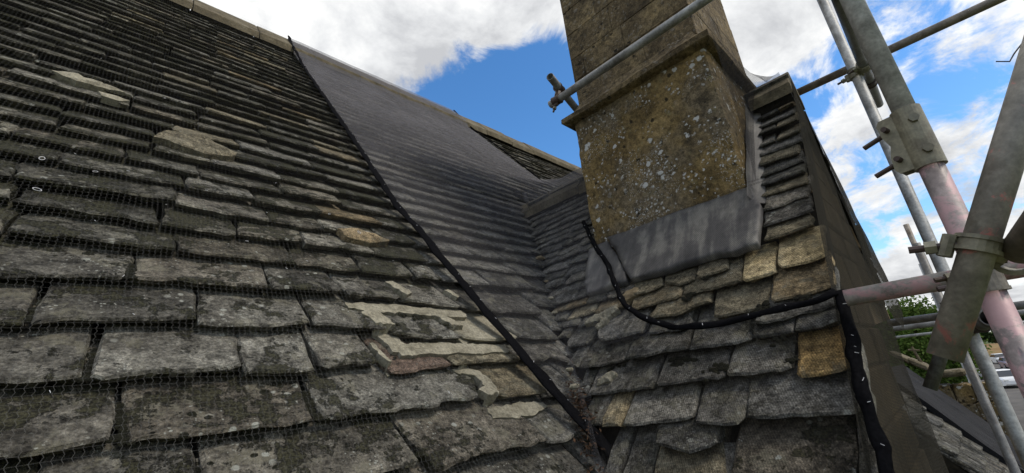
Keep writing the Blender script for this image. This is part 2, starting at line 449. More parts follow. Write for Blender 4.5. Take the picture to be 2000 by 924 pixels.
MAIN_SLATES = [  # lower edge from left to right, upper left, upper right (metres in the roof plane)
  ([(-0.132,-0.121),(-0.005,-0.148)],(-0.158,-0.015),(-0.021,-0.039)),
  ([(0.001,-0.15),(0.223,-0.197)],(-0.016,-0.035),(0.213,-0.037)),
  ([(0.227,-0.198),(0.709,-0.281)],(0.223,-0.039),(0.701,-0.072)),
  ([(0.749,-0.246),(0.881,-0.227),(0.997,-0.23),(1.105,-0.23),(1.215,-0.237)],(0.716,-0.075),(1.207,-0.106)),
  ([(1.215,-0.245),(1.281,-0.249),(1.385,-0.24)],(1.214,-0.107),(1.371,-0.117)),
  ([(1.396,-0.249),(1.477,-0.33)],(1.385,-0.118),(1.528,-0.125)),
  ([(0.488,-0.375),(0.716,-0.396),(0.917,-0.407)],(0.413,-0.219),(0.793,-0.2)),
  ([(0.925,-0.41),(1.103,-0.444),(1.339,-0.501)],(0.8,-0.202),(1.331,-0.259)),
  ([(-0.107,-0.028),(-0.072,-0.029),(-0.003,-0.032),(0.027,-0.027),(0.069,-0.028)],(-0.137,0.115),(0.074,0.099)),
  ([(0.099,-0.038),(0.118,-0.03),(0.164,-0.031),(0.227,-0.034),(0.287,-0.034),(0.373,-0.037),(0.466,-0.031)],(0.085,0.097),(0.47,0.098)),
  ([(0.487,-0.036),(0.583,-0.034),(0.744,-0.036),(0.852,-0.039),(0.87,-0.025),(1.031,-0.025)],(0.478,0.097),(1.094,0.094)),
  ([(1.095,-0.018),(1.153,-0.034),(1.376,-0.047)],(1.101,0.086),(1.409,0.093)),
  ([(1.385,-0.055),(1.468,-0.07),(1.56,-0.097)],(1.428,0.101),(1.647,0.089)),
  ([(-0.142,0.138),(-0.104,0.141),(-0.034,0.141),(0.01,0.143)],(-0.172,0.28),(0.014,0.273)),
  ([(0.024,0.138),(0.069,0.143),(0.16,0.143),(0.232,0.152),(0.316,0.16)],(0.031,0.273),(0.319,0.295)),
  ([(0.321,0.128),(0.339,0.137),(0.385,0.13),(0.435,0.131),(0.498,0.132)],(0.324,0.296),(0.504,0.287)),
  ([(0.522,0.152),(0.538,0.147),(0.596,0.148),(0.707,0.155)],(0.514,0.287),(0.697,0.276)),
  ([(0.744,0.107),(0.802,0.109),(0.909,0.121),(0.994,0.128)],(0.723,0.264),(0.981,0.188)),
  ([(1.008,0.125),(1.159,0.138),(1.297,0.134),(1.368,0.14)],(0.991,0.188),(1.3,0.217)),
  ([(1.379,0.133),(1.579,0.137),(1.665,0.088)],(1.318,0.226),(1.69,0.263)),
  ([(-0.171,0.306),(-0.136,0.309),(-0.101,0.308)],(-0.196,0.429),(-0.1,0.431)),
  ([(-0.09,0.305),(-0.043,0.326),(0.037,0.331),(0.128,0.333),(0.218,0.341)],(-0.085,0.433),(0.222,0.446)),
  ([(0.224,0.32),(0.236,0.321),(0.272,0.313),(0.351,0.32),(0.445,0.325),(0.53,0.347)],(0.229,0.447),(0.526,0.456)),
  ([(0.539,0.33),(0.577,0.327),(0.634,0.326),(0.795,0.314)],(0.536,0.465),(0.756,0.436)),
  ([(0.814,0.29),(0.929,0.264),(1.112,0.264)],(0.766,0.428),(1.047,0.432)),
  ([(1.128,0.264),(1.257,0.251),(1.439,0.27)],(1.056,0.423),(1.373,0.435)),
  ([(1.455,0.27),(1.595,0.263),(1.717,0.249)],(1.387,0.436),(1.748,0.449)),
  ([(-0.212,0.47),(-0.167,0.475),(-0.105,0.485),(-0.008,0.505),(0.058,0.509)],(-0.234,0.572),(0.07,0.607)),
  ([(0.068,0.515),(0.121,0.514),(0.195,0.515),(0.217,0.504),(0.241,0.509),(0.324,0.505),(0.42,0.504)],(0.078,0.609),(0.427,0.593)),
  ([(0.433,0.498),(0.502,0.503),(0.587,0.508),(0.676,0.515)],(0.435,0.595),(0.662,0.627)),
  ([(0.7,0.503),(0.796,0.504),(0.923,0.51)],(0.68,0.597),(0.916,0.623)),
  ([(0.948,0.5),(1.072,0.474),(1.209,0.46)],(0.925,0.614),(1.18,0.585)),
  ([(1.234,0.462),(1.435,0.454),(1.757,0.45)],(1.192,0.575),(1.823,0.593)),
]
GABLE_SLATES = [  # lower edge from left to right, upper left, upper right (metres in the roof plane)
  ([(-0.581,-0.421),(-0.285,-0.385)],(-0.575,-0.225),(-0.276,-0.223)),
  ([(-0.28,-0.379),(-0.221,-0.369)],(-0.273,-0.223),(-0.229,-0.225)),
  ([(-0.811,-0.285),(-0.739,-0.304),(-0.692,-0.319),(-0.615,-0.276)],(-0.828,-0.223),(-0.616,-0.231)),
  ([(-0.812,-0.456),(-0.589,-0.429)],(-0.827,-0.289),(-0.611,-0.278)),
  ([(-0.924,-0.443),(-0.822,-0.427)],(-0.936,-0.235),(-0.836,-0.232)),
  ([(-0.526,-0.203),(-0.428,-0.201),(-0.342,-0.195),(-0.266,-0.197),(-0.232,-0.19)],(-0.532,-0.075),(-0.229,-0.084)),
  ([(-0.683,-0.213),(-0.614,-0.219),(-0.553,-0.217),(-0.535,-0.198)],(-0.686,-0.08),(-0.533,-0.08)),
  ([(-0.957,-0.217),(-0.801,-0.206),(-0.698,-0.193)],(-0.958,-0.101),(-0.695,-0.075)),
  ([(-1.043,-0.221),(-0.965,-0.219)],(-1.111,-0.107),(-0.967,-0.1)),
  ([(-0.385,-0.059),(-0.375,-0.07),(-0.326,-0.067),(-0.275,-0.061),(-0.249,-0.052)],(-0.386,0.088),(-0.248,0.093)),
  ([(-0.596,-0.035),(-0.584,-0.042),(-0.507,-0.045),(-0.432,-0.042),(-0.4,-0.033)],(-0.586,0.075),(-0.395,0.083)),
  ([(-0.849,-0.068),(-0.728,-0.056),(-0.6,-0.046)],(-0.853,0.059),(-0.597,0.066)),
  ([(-1.154,-0.086),(-1.021,-0.076),(-0.862,-0.067)],(-1.16,0.062),(-0.863,0.048)),
  ([(-0.379,0.099),(-0.308,0.102),(-0.252,0.117)],(-0.37,0.186),(-0.253,0.199)),
  ([(-0.508,0.092),(-0.456,0.091),(-0.385,0.098)],(-0.509,0.139),(-0.378,0.154)),
  ([(-0.733,0.081),(-0.626,0.082),(-0.514,0.093)],(-0.736,0.161),(-0.512,0.162)),
  ([(-1.001,0.07),(-0.867,0.08),(-0.739,0.089)],(-1.006,0.192),(-0.742,0.162)),
  ([(-1.244,0.062),(-1.107,0.066),(-1.017,0.075)],(-1.336,0.172),(-1.015,0.183)),
  ([(-0.443,0.253),(-0.429,0.239),(-0.338,0.242),(-0.252,0.265)],(-0.443,0.353),(-0.251,0.378)),
  ([(-0.647,0.225),(-0.631,0.216),(-0.529,0.221),(-0.454,0.229)],(-0.659,0.35),(-0.45,0.352)),
  ([(-0.503,0.156),(-0.454,0.149),(-0.359,0.167),(-0.247,0.178)],(-0.446,0.227),(-0.246,0.249)),
  ([(-0.932,0.282),(-0.848,0.265),(-0.801,0.259),(-0.738,0.293),(-0.663,0.306)],(-0.917,0.325),(-0.667,0.344)),
  ([(-1.201,0.238),(-1.14,0.192),(-1.046,0.194),(-0.954,0.21),(-0.947,0.253)],(-1.221,0.386),(-0.953,0.349)),
  ([(-1.387,0.233),(-1.351,0.195),(-1.243,0.198),(-1.218,0.257)],(-1.375,0.361),(-1.236,0.363)),
  ([(-0.928,0.199),(-0.751,0.19)],(-0.925,0.268),(-0.747,0.262)),
  ([(-0.413,0.419),(-0.397,0.396),(-0.341,0.395),(-0.26,0.4)],(-0.417,0.564),(-0.257,0.556)),
  ([(-0.544,0.389),(-0.526,0.37),(-0.445,0.381),(-0.42,0.388)],(-0.548,0.526),(-0.424,0.583)),
  ([(-0.786,0.37),(-0.679,0.37),(-0.546,0.376)],(-0.8,0.467),(-0.55,0.511)),
  ([(-0.735,0.47),(-0.711,0.452),(-0.641,0.459),(-0.597,0.47)],(-0.74,0.547),(-0.601,0.541)),
  ([(-0.89,0.493),(-0.809,0.438),(-0.741,0.459)],(-0.905,0.563),(-0.745,0.545)),
  ([(-1.05,0.45),(-0.969,0.442),(-0.897,0.466)],(-1.062,0.54),(-0.912,0.555)),
  ([(-1.04,0.356),(-0.934,0.357),(-0.797,0.367)],(-1.047,0.422),(-0.8,0.423)),
]

# ------------------------------------------------------------------ geometry helpers (metres, measured from eye level; H0 lifts all to the ground datum)
rng = random.Random(11)
R = math.radians
PITCH = R(52)
SP, CP = math.sin(PITCH), math.cos(PITCH)


class Plane:
    """sloping roof plane: s runs along the courses (left to right), t up the slope, h out of the plane"""
    def __init__(self, o, u, up):
        self.o, self.u, self.up = Vector(o), Vector(u), Vector(up)
        self.n = self.u.cross(self.up)

    def P(self, s, t, h=0.0):
        return self.o + self.u * s + self.up * t + self.n * h


MAINP = Plane((0, 1.2538, 0), (1, 0, 0), (0, CP, SP))
GABP = Plane((1.5787, 0, 0), (0, -1, 0), (CP, 0, SP))
APEX_X, APEX_Z = 2.78, 1.535
FARP = Plane((APEX_X, 0, APEX_Z), (0, 1, 0), (-CP, 0, SP))
RIDGE_T = 4.85
RIDGE_Y, RIDGE_Z = 1.2538 + RIDGE_T * CP, RIDGE_T * SP


def mesh(name, verts, faces, smooth=False):
    me = bpy.data.meshes.new(name)
    me.from_pydata([(v[0], v[1], v[2] + H0) for v in verts], [], faces)
    if smooth:
        me.polygons.foreach_set('use_smooth', [True] * len(me.polygons))
    me.update()
    return me


def link(name, me, mat=None, parent=None, kind=None):
    o = bpy.data.objects.new(name, me)
    COL.objects.link(o)
    if mat is not None and me is not None and len(me.materials) == 0:
        me.materials.append(MAT[mat] if isinstance(mat, str) else mat)
    if parent is not None:
        o.parent = parent
        if parent.type == 'EMPTY':
            o.matrix_parent_inverse = Matrix.Translation(-parent.location)
    if kind:
        o['kind'] = kind
    return o


def build(name, vf, mat, parent=None, smooth=False, kind=None):
    return link(name, mesh(name, vf[0], vf[1], smooth), mat, parent, kind)


def tag(o, label, cat, group=None):
    o['label'] = label
    o['category'] = cat
    if group:
        o['group'] = group
    return o


def thing(name, label, cat, loc, group=None):
    o = bpy.data.objects.new(name, None)
    o.empty_display_size = 0.2
    COL.objects.link(o)
    o.location = (loc[0], loc[1], loc[2] + H0)
    return tag(o, label, cat, group)


def merge(parts):
    V, F = [], []
    for v, f in parts:
        b = len(V)
        V += list(v)
        F += [tuple(i + b for i in q) for q in f]
    return V, F


def box(x0, x1, y0, y1, z0, z1, ch=0.0, jit=0.0, rg=None):
    if ch <= 0:
        v = [(x, y, z) for z in (z0, z1) for y in (y0, y1) for x in (x0, x1)]
        return v, [(0, 2, 3, 1), (4, 5, 7, 6), (0, 1, 5, 4), (2, 6, 7, 3), (0, 4, 6, 2), (1, 3, 7, 5)]
    # chamfered box: three rings of an 8-gon
    def ring(z, i):
        a, b, c, d = x0 + i, x1 - i, y0 + i, y1 - i
        k = ch
        return [(a + k, c, z), (b - k, c, z), (b, c + k, z), (b, d - k, z), (b - k, d, z), (a + k, d, z), (a, d - k, z), (a, c + k, z)]
    v = ring(z0, ch) + ring(z0 + ch, 0) + ring(z1 - ch, 0) + ring(z1, ch)
    if jit and rg:
        v = [(p[0] + rg.uniform(-jit, jit), p[1] + rg.uniform(-jit, jit), p[2] + rg.uniform(-jit, jit)) for p in v]
    f = [tuple(range(7, -1, -1)), tuple(range(24, 32))]
    for r in range(3):
        for i in range(8):
            j = (i + 1) % 8
            f.append((r * 8 + i, r * 8 + j, r * 8 + 8 + j, r * 8 + 8 + i))
    return v, f


def frame_of(d):
    d = d.normalized()
    a = Vector((0, 0, 1)) if abs(d.z) < 0.9 else Vector((1, 0, 0))
    u = d.cross(a).normalized()
    return u, d.cross(u).normalized()


def pipe(p0, p1, r=0.02415, wall=0.004, n=28):
    p0, p1 = Vector(p0), Vector(p1)
    u, w = frame_of(p1 - p0)
    V, F = [], []
    for p, rr in ((p0, r - wall), (p0, r), (p1, r), (p1, r - wall)):
        for i in range(n):
            a = 2 * math.pi * i / n
            V.append(p + u * (rr * math.cos(a)) + w * (rr * math.sin(a)))
    for k in range(4):
        for i in range(n):
            j = (i + 1) % n
            a, b = k * n, ((k + 1) % 4) * n
            F.append((a + i, b + i, b + j, a + j))
    return V, F


def rod(p0, p1, r, n=10, r2=None):
    p0, p1 = Vector(p0), Vector(p1)
    u, w = frame_of(p1 - p0)
    V, F = [], []
    for p, rr in ((p0, r), (p1, r if r2 is None else r2)):
        for i in range(n):
            a = 2 * math.pi * i / n
            V.append(p + u * (rr * math.cos(a)) + w * (rr * math.sin(a)))
    for i in range(n):
        j = (i + 1) % n
        F.append((i, n + i, n + j, j))
    F.append(tuple(range(n)))
    F.append(tuple(range(2 * n - 1, n - 1, -1)))
    return V, F


def catmull(pts, step):
    pts = [Vector(p) for p in pts]
    out = []
    for i in range(len(pts) - 1):
        a, b = pts[max(i - 1, 0)], pts[i]
        c, d = pts[i + 1], pts[min(i + 2, len(pts) - 1)]
        k = max(1, int((c - b).length / step))
        for j in range(k):
            x = j / k
            out.append(0.5 * ((2 * b) + (c - a) * x + (2 * a - 5 * b + 4 * c - d) * x * x + (3 * b - a - 3 * c + d) * x ** 3))
    out.append(pts[-1])
    return out


def rope(pts, wide, thick, nrm, step=0.03, n=10, lump=0.18, seed=0.0, taper=0.0):
    """flattened rope or rolled hem along pts; nrm gives the flat side"""
    path = catmull(pts, step)
    V, F = [], []
    nrm = Vector(nrm).normalized()
    for k, p in enumerate(path):
        d = (path[min(k + 1, len(path) - 1)] - path[max(k - 1, 0)]).normalized()
        side = d.cross(nrm).normalized()
        up = side.cross(d).normalized()
        for i in range(n):
            a = 2 * math.pi * i / n
            g = 1 - taper * k / len(path) + lump * noise.noise(Vector((k * 0.33 + seed, math.cos(a) * 0.9, math.sin(a) * 0.9)))
            V.append(p + side * (wide * 0.5 * g * math.cos(a)) + up * (thick * 0.5 * g * math.sin(a)))
    for k in range(len(path) - 1):
        for i in range(n):
            j = (i + 1) % n
            F.append((k * n + i, k * n + j, (k + 1) * n + j, (k + 1) * n + i))
    F.append(tuple(range(n - 1, -1, -1)))
    F.append(tuple(range((len(path) - 1) * n, len(path) * n)))
    return (V, F), path


# ------------------------------------------------------------------ one stone slate
def slate_geo(pl, lip, ul, ur, th, gauge, length, rg, step=0.03, rough=0.004, lift=0.0):
    lip = [Vector((a, b)) for a, b in lip]
    pts = []
    for a, b in zip(lip[:-1], lip[1:]):
        k = max(1, int((b - a).length / step))
        for j in range(k):
            pts.append(a.lerp(b, j / k))
    pts.append(lip[-1])
    sd0 = rg.uniform(0, 100)
    q = []
    for i, p in enumerate(pts):
        e = 1.0 if 0 < i < len(pts) - 1 else 0.4
        d = noise.noise(Vector((p.x * 14 + sd0, sd0, 0))) * rough * 2.2 + noise.noise(Vector((p.x * 45 + sd0, 3, 0))) * rough * 1.3
        q.append(Vector((p.x, p.y + d * e)))
    if len(q) > 4:                      # knocked-off corners
        q[0].y += rg.uniform(0, 0.012)
        q[-1].y += rg.uniform(0, 0.012)
    t0 = sum(p.y for p in q) / len(q)

    def edge(pb, top):
        dt = max(top[1] - pb.y, 0.03)
        g = max(-0.5, min(0.5, (top[0] - pb.x) / dt))
        out = []
        L = t0 + length - pb.y
        for f in (0.18, 0.36, 0.55, 0.78, 1.0):
            out.append(Vector((pb.x + g * min(L * f, dt * 1.3) + rg.uniform(-1, 1) * rough * 0.9, pb.y + L * f)))
        return out
    right = edge(q[-1], ur)
    left = edge(q[0], ul)
    ring = q + right + left[::-1]
    n = len(ring)
    cen = sum((p.x for p in ring)) / n
    roll = rg.uniform(-0.018, 0.018)
    dz = lift + rg.uniform(-0.004, 0.005)

    def h(p):
        return dz - th * (p.y - t0) / gauge + roll * (p.x - cen)
    V = []
    ins = 0.007
    for i, p in enumerate(ring):        # top ring, set in by the broken arris
        a, b = ring[i - 1], ring[(i + 1) % n]
        d = (b - a)
        d = Vector((-d.y, d.x)).normalized() if d.length > 1e-6 else Vector((0, 0))
        r = p + d * ins * (0.6 + 0.8 * rg.random())
        V.append(pl.P(r.x, r.y, h(r) + noise.noise(Vector((r.x * 9 + sd0, r.y * 9, 1))) * 0.004))
    for p in ring:
        V.append(pl.P(p.x, p.y, h(p) - 0.006 - 0.003 * rg.random()))
    for i, p in enumerate(ring):        # under edge, slightly cut back at the lip
        k = th * (0.35 + 0.35 * rg.random()) if i < len(q) else 0.0
        V.append(pl.P(p.x, p.y + k, h(p) - th * (0.86 + 0.2 * rg.random())))
    F = [tuple(range(n))]
    for i in range(n):
        j = (i + 1) % n
        F.append((n + i, n + j, j, i))
        F.append((2 * n + i, 2 * n + j, n + j, n + i))
    F.append(tuple(range(3 * n - 1, 2 * n - 1, -1)))
    mid = pl.P(cen, t0 + gauge * 0.5, 0)
    width = q[-1].x - q[0].x
    return (V, F), mid, width * gauge


CAMINV = CAMROT.transposed()


def seen_size(mid, area, nrm):
    c = CAMINV @ mid
    if c.z > -0.1:
        return 0.0
    u, v = c.x / -c.z, c.y / -c.z
    inside = abs(u) < 1.25 and abs(v) < 0.62
    return (area * abs(mid.normalized().dot(nrm)) / mid.length_squared) * (1.0 if inside else 0.02)


def zgable(x):
    near = 1.28 * (x - APEX_X) + APEX_Z
    far = APEX_Z - 1.28 * (x - APEX_X)
    return min(near, far) if x < 3.66 else -9.0


# ------------------------------------------------------------------ main building: roof deck, walls, ridge
house = thing('stone_house', 'long stone house whose mossy stone-slate roof climbs to the ridge', 'house', (3.0, 2.5, -H0))


def slab(pl, s0, s1, t0, t1, h0, h1):
    v = [pl.P(s, t, h) for h in (h0, h1) for t in (t0, t1) for s in (s0, s1)]
    return v, [(0, 2, 3, 1), (4, 5, 7, 6), (0, 1, 5, 4), (2, 6, 7, 3), (0, 4, 6, 2), (1, 3, 7, 5)]


BACKP = Plane((0, RIDGE_Y, RIDGE_Z), (-1, 0, 0), (0, -CP, SP))
roof = build('main_roof', merge([slab(MAINP, -2.6, 9.4, -1.25, RIDGE_T - 0.06, -0.23, -0.155)]), 'deck', house)
build('back_roof_slope', slab(BACKP, -9.4, 2.6, -6.0, -0.06, -0.20, -0.03), 'slate', house)
build('wall', merge([box(-2.5, 9.3, 0.62, 0.98, -H0, -1.02)]), 'wall', house)
build('rear_wall', merge([box(-2.5, 9.3, 7.3, 7.66, -H0, -0.2)]), 'wall', house)

pieces = []        # (size, vf, material)
COURSES = {-0.405: 0.17, -0.225: 0.18, -0.033: 0.175, 0.14: 0.185, 0.325: 0.18, 0.505: 0.16}
TRACED_S = {-0.405: (0.48, 1.34), -0.225: (-0.14, 1.48), -0.033: (-0.11, 1.56), 0.14: (-0.145, 1.67), 0.325: (-0.175, 1.72), 0.505: (-0.215, 1.76)}
GAUGE_OF_TRACED = 0.18
SPECIAL_MAIN = {17: 'slate_red', 11: 'slate_tan', 25: 'mortar', 18: 'slate_tan', 19: 'slate_grey', 26: 'slate_grey', 12: 'slate_grey',
                32: 'slate_grey', 5: 'slate_grey', 4: 'slate_grey', 24: 'slate'}
for i, (lip, ul, ur) in enumerate(MAIN_SLATES):
    if i < 3:
        lip = [(a, -0.215) for a, b in lip]
    vf, mid, ar = slate_geo(MAINP, lip, ul, ur, 0.043, 0.18, 0.40, rng, 0.022, 0.006)
    pieces.append((seen_size(mid, ar, MAINP.n) * 4, vf, SPECIAL_MAIN.get(i, 'slate')))


def fill_course(t, g, s0, s1, wmin, wmax, th, pl=MAINP, rough=0.005, mats=('slate',), hidden=None, length=None, lift=0.0):
    s = s0
    drift = rng.uniform(0, 50)
    while s < s1 - 0.02:
        wd = min(rng.triangular(wmin, wmax, (wmin * 1.2 + wmax) / 2.2), s1 - s)
        if s1 - (s + wd) < wmin * 0.6:
            wd = s1 - s
        gap = rng.uniform(0.003, 0.012)
        tl = t + noise.noise(Vector((s * 0.9 + drift, t, 0))) * 0.02 + rng.uniform(-0.009, 0.009)
        sk = rng.uniform(-0.01, 0.01)
        a, b = s + gap * 0.5, s + wd - gap * 0.5
        mat = rng.choice(mats)
        if hidden is None or not hidden(0.5 * (a + b), t):
            lip = [(a, tl - sk), (0.5 * (a + b), tl + rng.uniform(-0.006, 0.006)), (b, tl + sk)]
            tp = tl + (length or 2.1 * g)
            vf, mid, ar = slate_geo(pl, lip, (a + rng.uniform(-0.02, 0.02), tp), (b + rng.uniform(-0.02, 0.02), tp),
                                    th * rng.uniform(0.8, 1.25), g, length or 2.1 * g, rng, 0.035 if wd < 0.6 else 0.06, rough, lift)
            pieces.append((seen_size(mid, ar, pl.n), vf, mat))
        s += wd


def in_bay(s, t):
    z = t * SP
    return z + 0.12 < zgable(s)


# courses that were measured are continued to both sides
for t, g in COURSES.items():
    a, b = TRACED_S[t]
    fill_course(t, g, -2.5, a - 0.012, 0.2, 0.42, 0.034)
    xv = (t * SP + 2.0206) / 1.28
    if b < xv + 0.05:
        fill_course(t, g, b + 0.012, xv + 0.10, 0.15, 0.3, 0.034, mats=('slate_grey',))
    fill_course(t, g, 3.55, 9.3, 0.3, 0.5, 0.034)
for k in range(5):
    fill_course(-0.405 - 0.18 * (k + 1), 0.18, -2.5, 1.6, 0.22, 0.45, 0.034, hidden=in_bay)
    fill_course(-0.405 - 0.18 * (k + 1), 0.18, 3.55, 9.3, 0.3, 0.5, 0.034)
fill_course(-0.405, 0.18, -2.5, 0.47, 0.22, 0.4, 0.034)
t = 0.665
row = 0
while t < RIDGE_T - 0.42:
    g = 0.150 - 0.030 * min(1.0, t / 4.0) + rng.uniform(-0.010, 0.010)
    th = 0.038 - 0.010 * min(1.0, t / 4.0)
    cut = 1.19 + 0.06 * max(0.0, 1 - t)
    fill_course(t, g, -2.5, cut, 0.17, 0.42, th, rough=0.011, mats=('slate_mossy', 'slate_mossy', 'slate_mossy', 'slate', 'slate_mossy', 'slate_mossy', 'slate', 'slate_mossy', 'slate', 'slate_mossy', 'slate_mossy', 'slate_mossy', 'slate', 'slate_mossy', 'slate_mossy', 'slate_tan'))
    xv = (t * SP + 2.0206) / 1.28 + 0.1
    if t * SP < APEX_Z - 0.05:
        fill_course(t, g, cut, xv, 0.16, 0.40, th, rough=0.006, mats=('slate_grey',))
        fill_course(t, g, max(3.3, 2 * APEX_X - xv), 9.3, 0.3, 0.55, th, mats=('slate_grey',))
    else:
        fill_course(t, g, cut, 9.3, 0.22, 0.5, th, rough=0.008, mats=('slate_grey', 'slate_mossy', 'slate'))
    t += g
    row += 1


def place_pieces(pieces, parent, limit):
    pieces.sort(key=lambda p: -p[0])
    for sz, vf, mt in pieces[:limit]:
        build('slate', vf, mt, parent)
    rest = pieces[limit:]
    if rest:
        for mt in ('slate',):
            o = build('slates_beyond', merge([vf for sz, vf, m_ in rest]), mt, parent, kind='stuff')
        keys = sorted(set(m_ for sz, vf, m_ in rest))
        o.data.materials.clear()
        for k in keys:
            o.data.materials.append(MAT[k])
        idx = []
        for sz, vf, m_ in rest:
            idx += [keys.index(m_)] * len(vf[1])
        o.data.polygons.foreach_set('material_index', idx)


place_pieces(pieces, roof, 300)


def ridge_stone(p, d, up, leg_l, leg_r, pitch, length, th, rg, droop=0.0):
    """rounded inverted-V ridge stone: p = apex point at its start, d = direction"""
    d = Vector(d).normalized()
    side = d.cross(Vector((0, 0, 1))).normalized()
    prof = []
    for (sgn, L) in ((-1, leg_l), (1, leg_r)):
        pts = []
        for f in (1.0, 0.6, 0.25):
            pts.append((sgn * L * f * math.cos(pitch), -L * f * math.sin(pitch)))
        prof.append(pts)
    top = prof[0] + [(0.0, -0.012)] + prof[1][::-1]
    V, F = [], []
    n = len(top)
    stations = (0.0, 0.015, 0.5, 0.985, 1.0)
    for k, f in enumerate(stations):
        sh = 0.007 if k in (0, len(stations) - 1) else 0.0
        jz = rg.uniform(-0.004, 0.004)
        for (a, z) in top:
            V.append(Vector(p) + d * (length * f) + side * a * (1 - sh) + Vector((0, 0, z - sh + jz)))
        for (a, z) in top:
            V.append(Vector(p) + d * (length * f) + side * a * 0.99 + Vector((0, 0, z - th * 1.5)))
    m_ = 2 * n
    for k in range(len(stations) - 1):
        b, c = k * m_, (k + 1) * m_
        for i in range(n - 1):
            F.append((b + i, c + i, c + i + 1, b + i + 1))
            F.append((b + n + i + 1, c + n + i + 1, c + n + i, b + n + i))
        F.append((b, b + n, c + n, c))
        F.append((b + n - 1, c + n - 1, c + 2 * n - 1, b + 2 * n - 1))
    for b, rev in ((0, False), ((len(stations) - 1) * m_, True)):
        for i in range(n - 1):
            q = (b + i, b + i + 1, b + n + i + 1, b + n + i)
            F.append(q[::-1] if rev else q)
    return V, F


x = -2.6
while x < 9.3:
    L = rng.uniform(0.42, 0.62)
    build('ridge_stone', ridge_stone((x, RIDGE_Y, RIDGE_Z + 0.115 + rng.uniform(-0.008, 0.008)), (1, 0, 0), None, 0.36, 0.36, PITCH, L - 0.008, 0.05, rng), 'ridge', roof)
    x += L

# pale mortar smeared over the slate joints
def sheet_poly(pl, poly, h, th, rough=0.006, step=0.02, seed=0.0):
    pts = []
    P2 = [Vector(p) for p in poly]
    for a, b in zip(P2, P2[1:] + P2[:1]):
        k = max(1, int((b - a).length / step))
        for j in range(k):
            p = a.lerp(b, j / k)
            pts.append(p + Vector((noise.noise(Vector((p.x * 40, p.y * 40, seed))), noise.noise(Vector((p.x * 40, p.y * 40, seed + 9))))) * rough * 1.6)
    return pts


import bmesh


def poly_slab(pl, poly, hfun, th, rough=0.006, seed=0.0, step=0.02, grid=0.03):
    """thin irregular slab following hfun(s, t) on a roof plane"""
    pts = sheet_poly(pl, poly, 0, th, rough, step, seed)
    bm = bmesh.new()
    vs_ = [bm.verts.new((p.x, p.y, 0)) for p in pts]
    f = bm.faces.new(vs_)
    if f.normal.z == 0:
        f.normal_update()
    if f.normal.z < 0:
        f.normal_flip()
    bmesh.ops.triangulate(bm, faces=[f], quad_method='BEAUTY', ngon_method='BEAUTY')
    for _ in range(4):
        long_e = [e for e in bm.edges if e.calc_length() > grid and not e.is_boundary]
        if not long_e:
            break
        bmesh.ops.subdivide_edges(bm, edges=long_e, cuts=1)
        bmesh.ops.triangulate(bm, faces=bm.faces[:])
    bm.verts.index_update()
    top = [v.co.copy() for v in bm.verts]
    bnd = set(v.index for v in bm.verts if v.is_boundary)
    F = [tuple(v.index for v in fc.verts) for fc in bm.faces]
    E = [(e.verts[0].index, e.verts[1].index) for e in bm.edges if e.is_boundary]
    dirs = {}
    for fc in bm.faces:
        vv = [v.index for v in fc.verts]
        for a, b in zip(vv, vv[1:] + vv[:1]):
            dirs[(a, b)] = True
    bm.free()
    n = len(top)
    V = []
    for i, c in enumerate(top):
        e = 0.35 if i in bnd else 1.0
        V.append(pl.P(c.x, c.y, hfun(c.x, c.y) + th * e + noise.noise(Vector((c.x * 30, c.y * 30, seed))) * th * 0.5))
    for c in top:
        V.append(pl.P(c.x, c.y, hfun(c.x, c.y) - 0.03))
    for a, b in E:
        if (a, b) not in dirs:
            a, b = b, a
        F.append((b, a, a + n, b + n))
    return V, F


TS = sorted(COURSES)


def main_top(s, t):
    lo = [c for c in TS if c <= t + 1e-6]
    t0 = lo[-1] if lo else TS[0]
    return -0.043 * (t - t0) / 0.18


def band(pts, w):
    """ribbon polygon around a polyline in the roof plane"""
    L, Rr = [], []
    P2 = [Vector(p) for p in pts]
    for i, p in enumerate(P2):
        d = (P2[min(i + 1, len(P2) - 1)] - P2[max(i - 1, 0)]).normalized()
        nn = Vector((-d.y, d.x))
        ww = w[i] if hasattr(w, '__len__') else w
        L.append(p + nn * ww * 0.5)
        Rr.append(p - nn * ww * 0.5)
    return L + Rr[::-1]


MORTAR = [
    band([(0.685, 0.466), (0.78, 0.452), (0.90, 0.460), (1.02, 0.445), (1.14, 0.440), (1.225, 0.438)], [0.04, 0.07, 0.07, 0.07, 0.075, 0.06]),
    band([(0.920, 0.645), (0.938, 0.60), (0.958, 0.56), (0.970, 0.53)], [0.045, 0.05, 0.055, 0.04]),
    band([(0.755, 0.43), (0.785, 0.36), (0.80, 0.30), (0.815, 0.235), (0.86, 0.205)], [0.06, 0.065, 0.065, 0.08, 0.07]),
    band([(0.80, 0.215), (0.90, 0.222), (1.02, 0.224), (1.15, 0.215), (1.33, 0.21)], [0.065, 0.08, 0.075, 0.07, 0.05]),
    band([(1.205, 0.61), (1.22, 0.575), (1.235, 0.535)], [0.025, 0.035, 0.035]),
    band([(1.075, 0.43), (1.105, 0.36), (1.12, 0.30), (1.135, 0.255)], [0.04, 0.045, 0.05, 0.04]),
    band([(1.005, 0.118), (1.06, 0.122), (1.10, 0.10), (1.115, 0.05), (1.10, 0.0), (1.06, -0.02)], [0.02, 0.05, 0.05, 0.05, 0.06, 0.06]),
    band([(1.06, -0.075), (1.15, -0.085), (1.25, -0.08), (1.35, -0.075)], [0.05, 0.07, 0.07, 0.03]),
    band([(0.722, 0.26), (0.735, 0.20), (0.742, 0.12)], [0.012, 0.014, 0.012]),
]
for i, poly in enumerate(MORTAR):
    build('mortar_patch', poly_slab(MAINP, poly, lambda s, t: main_top(s, t) + 0.006, 0.004, 0.008, i * 3.7, 0.012, 0.022), 'mortar', roof)
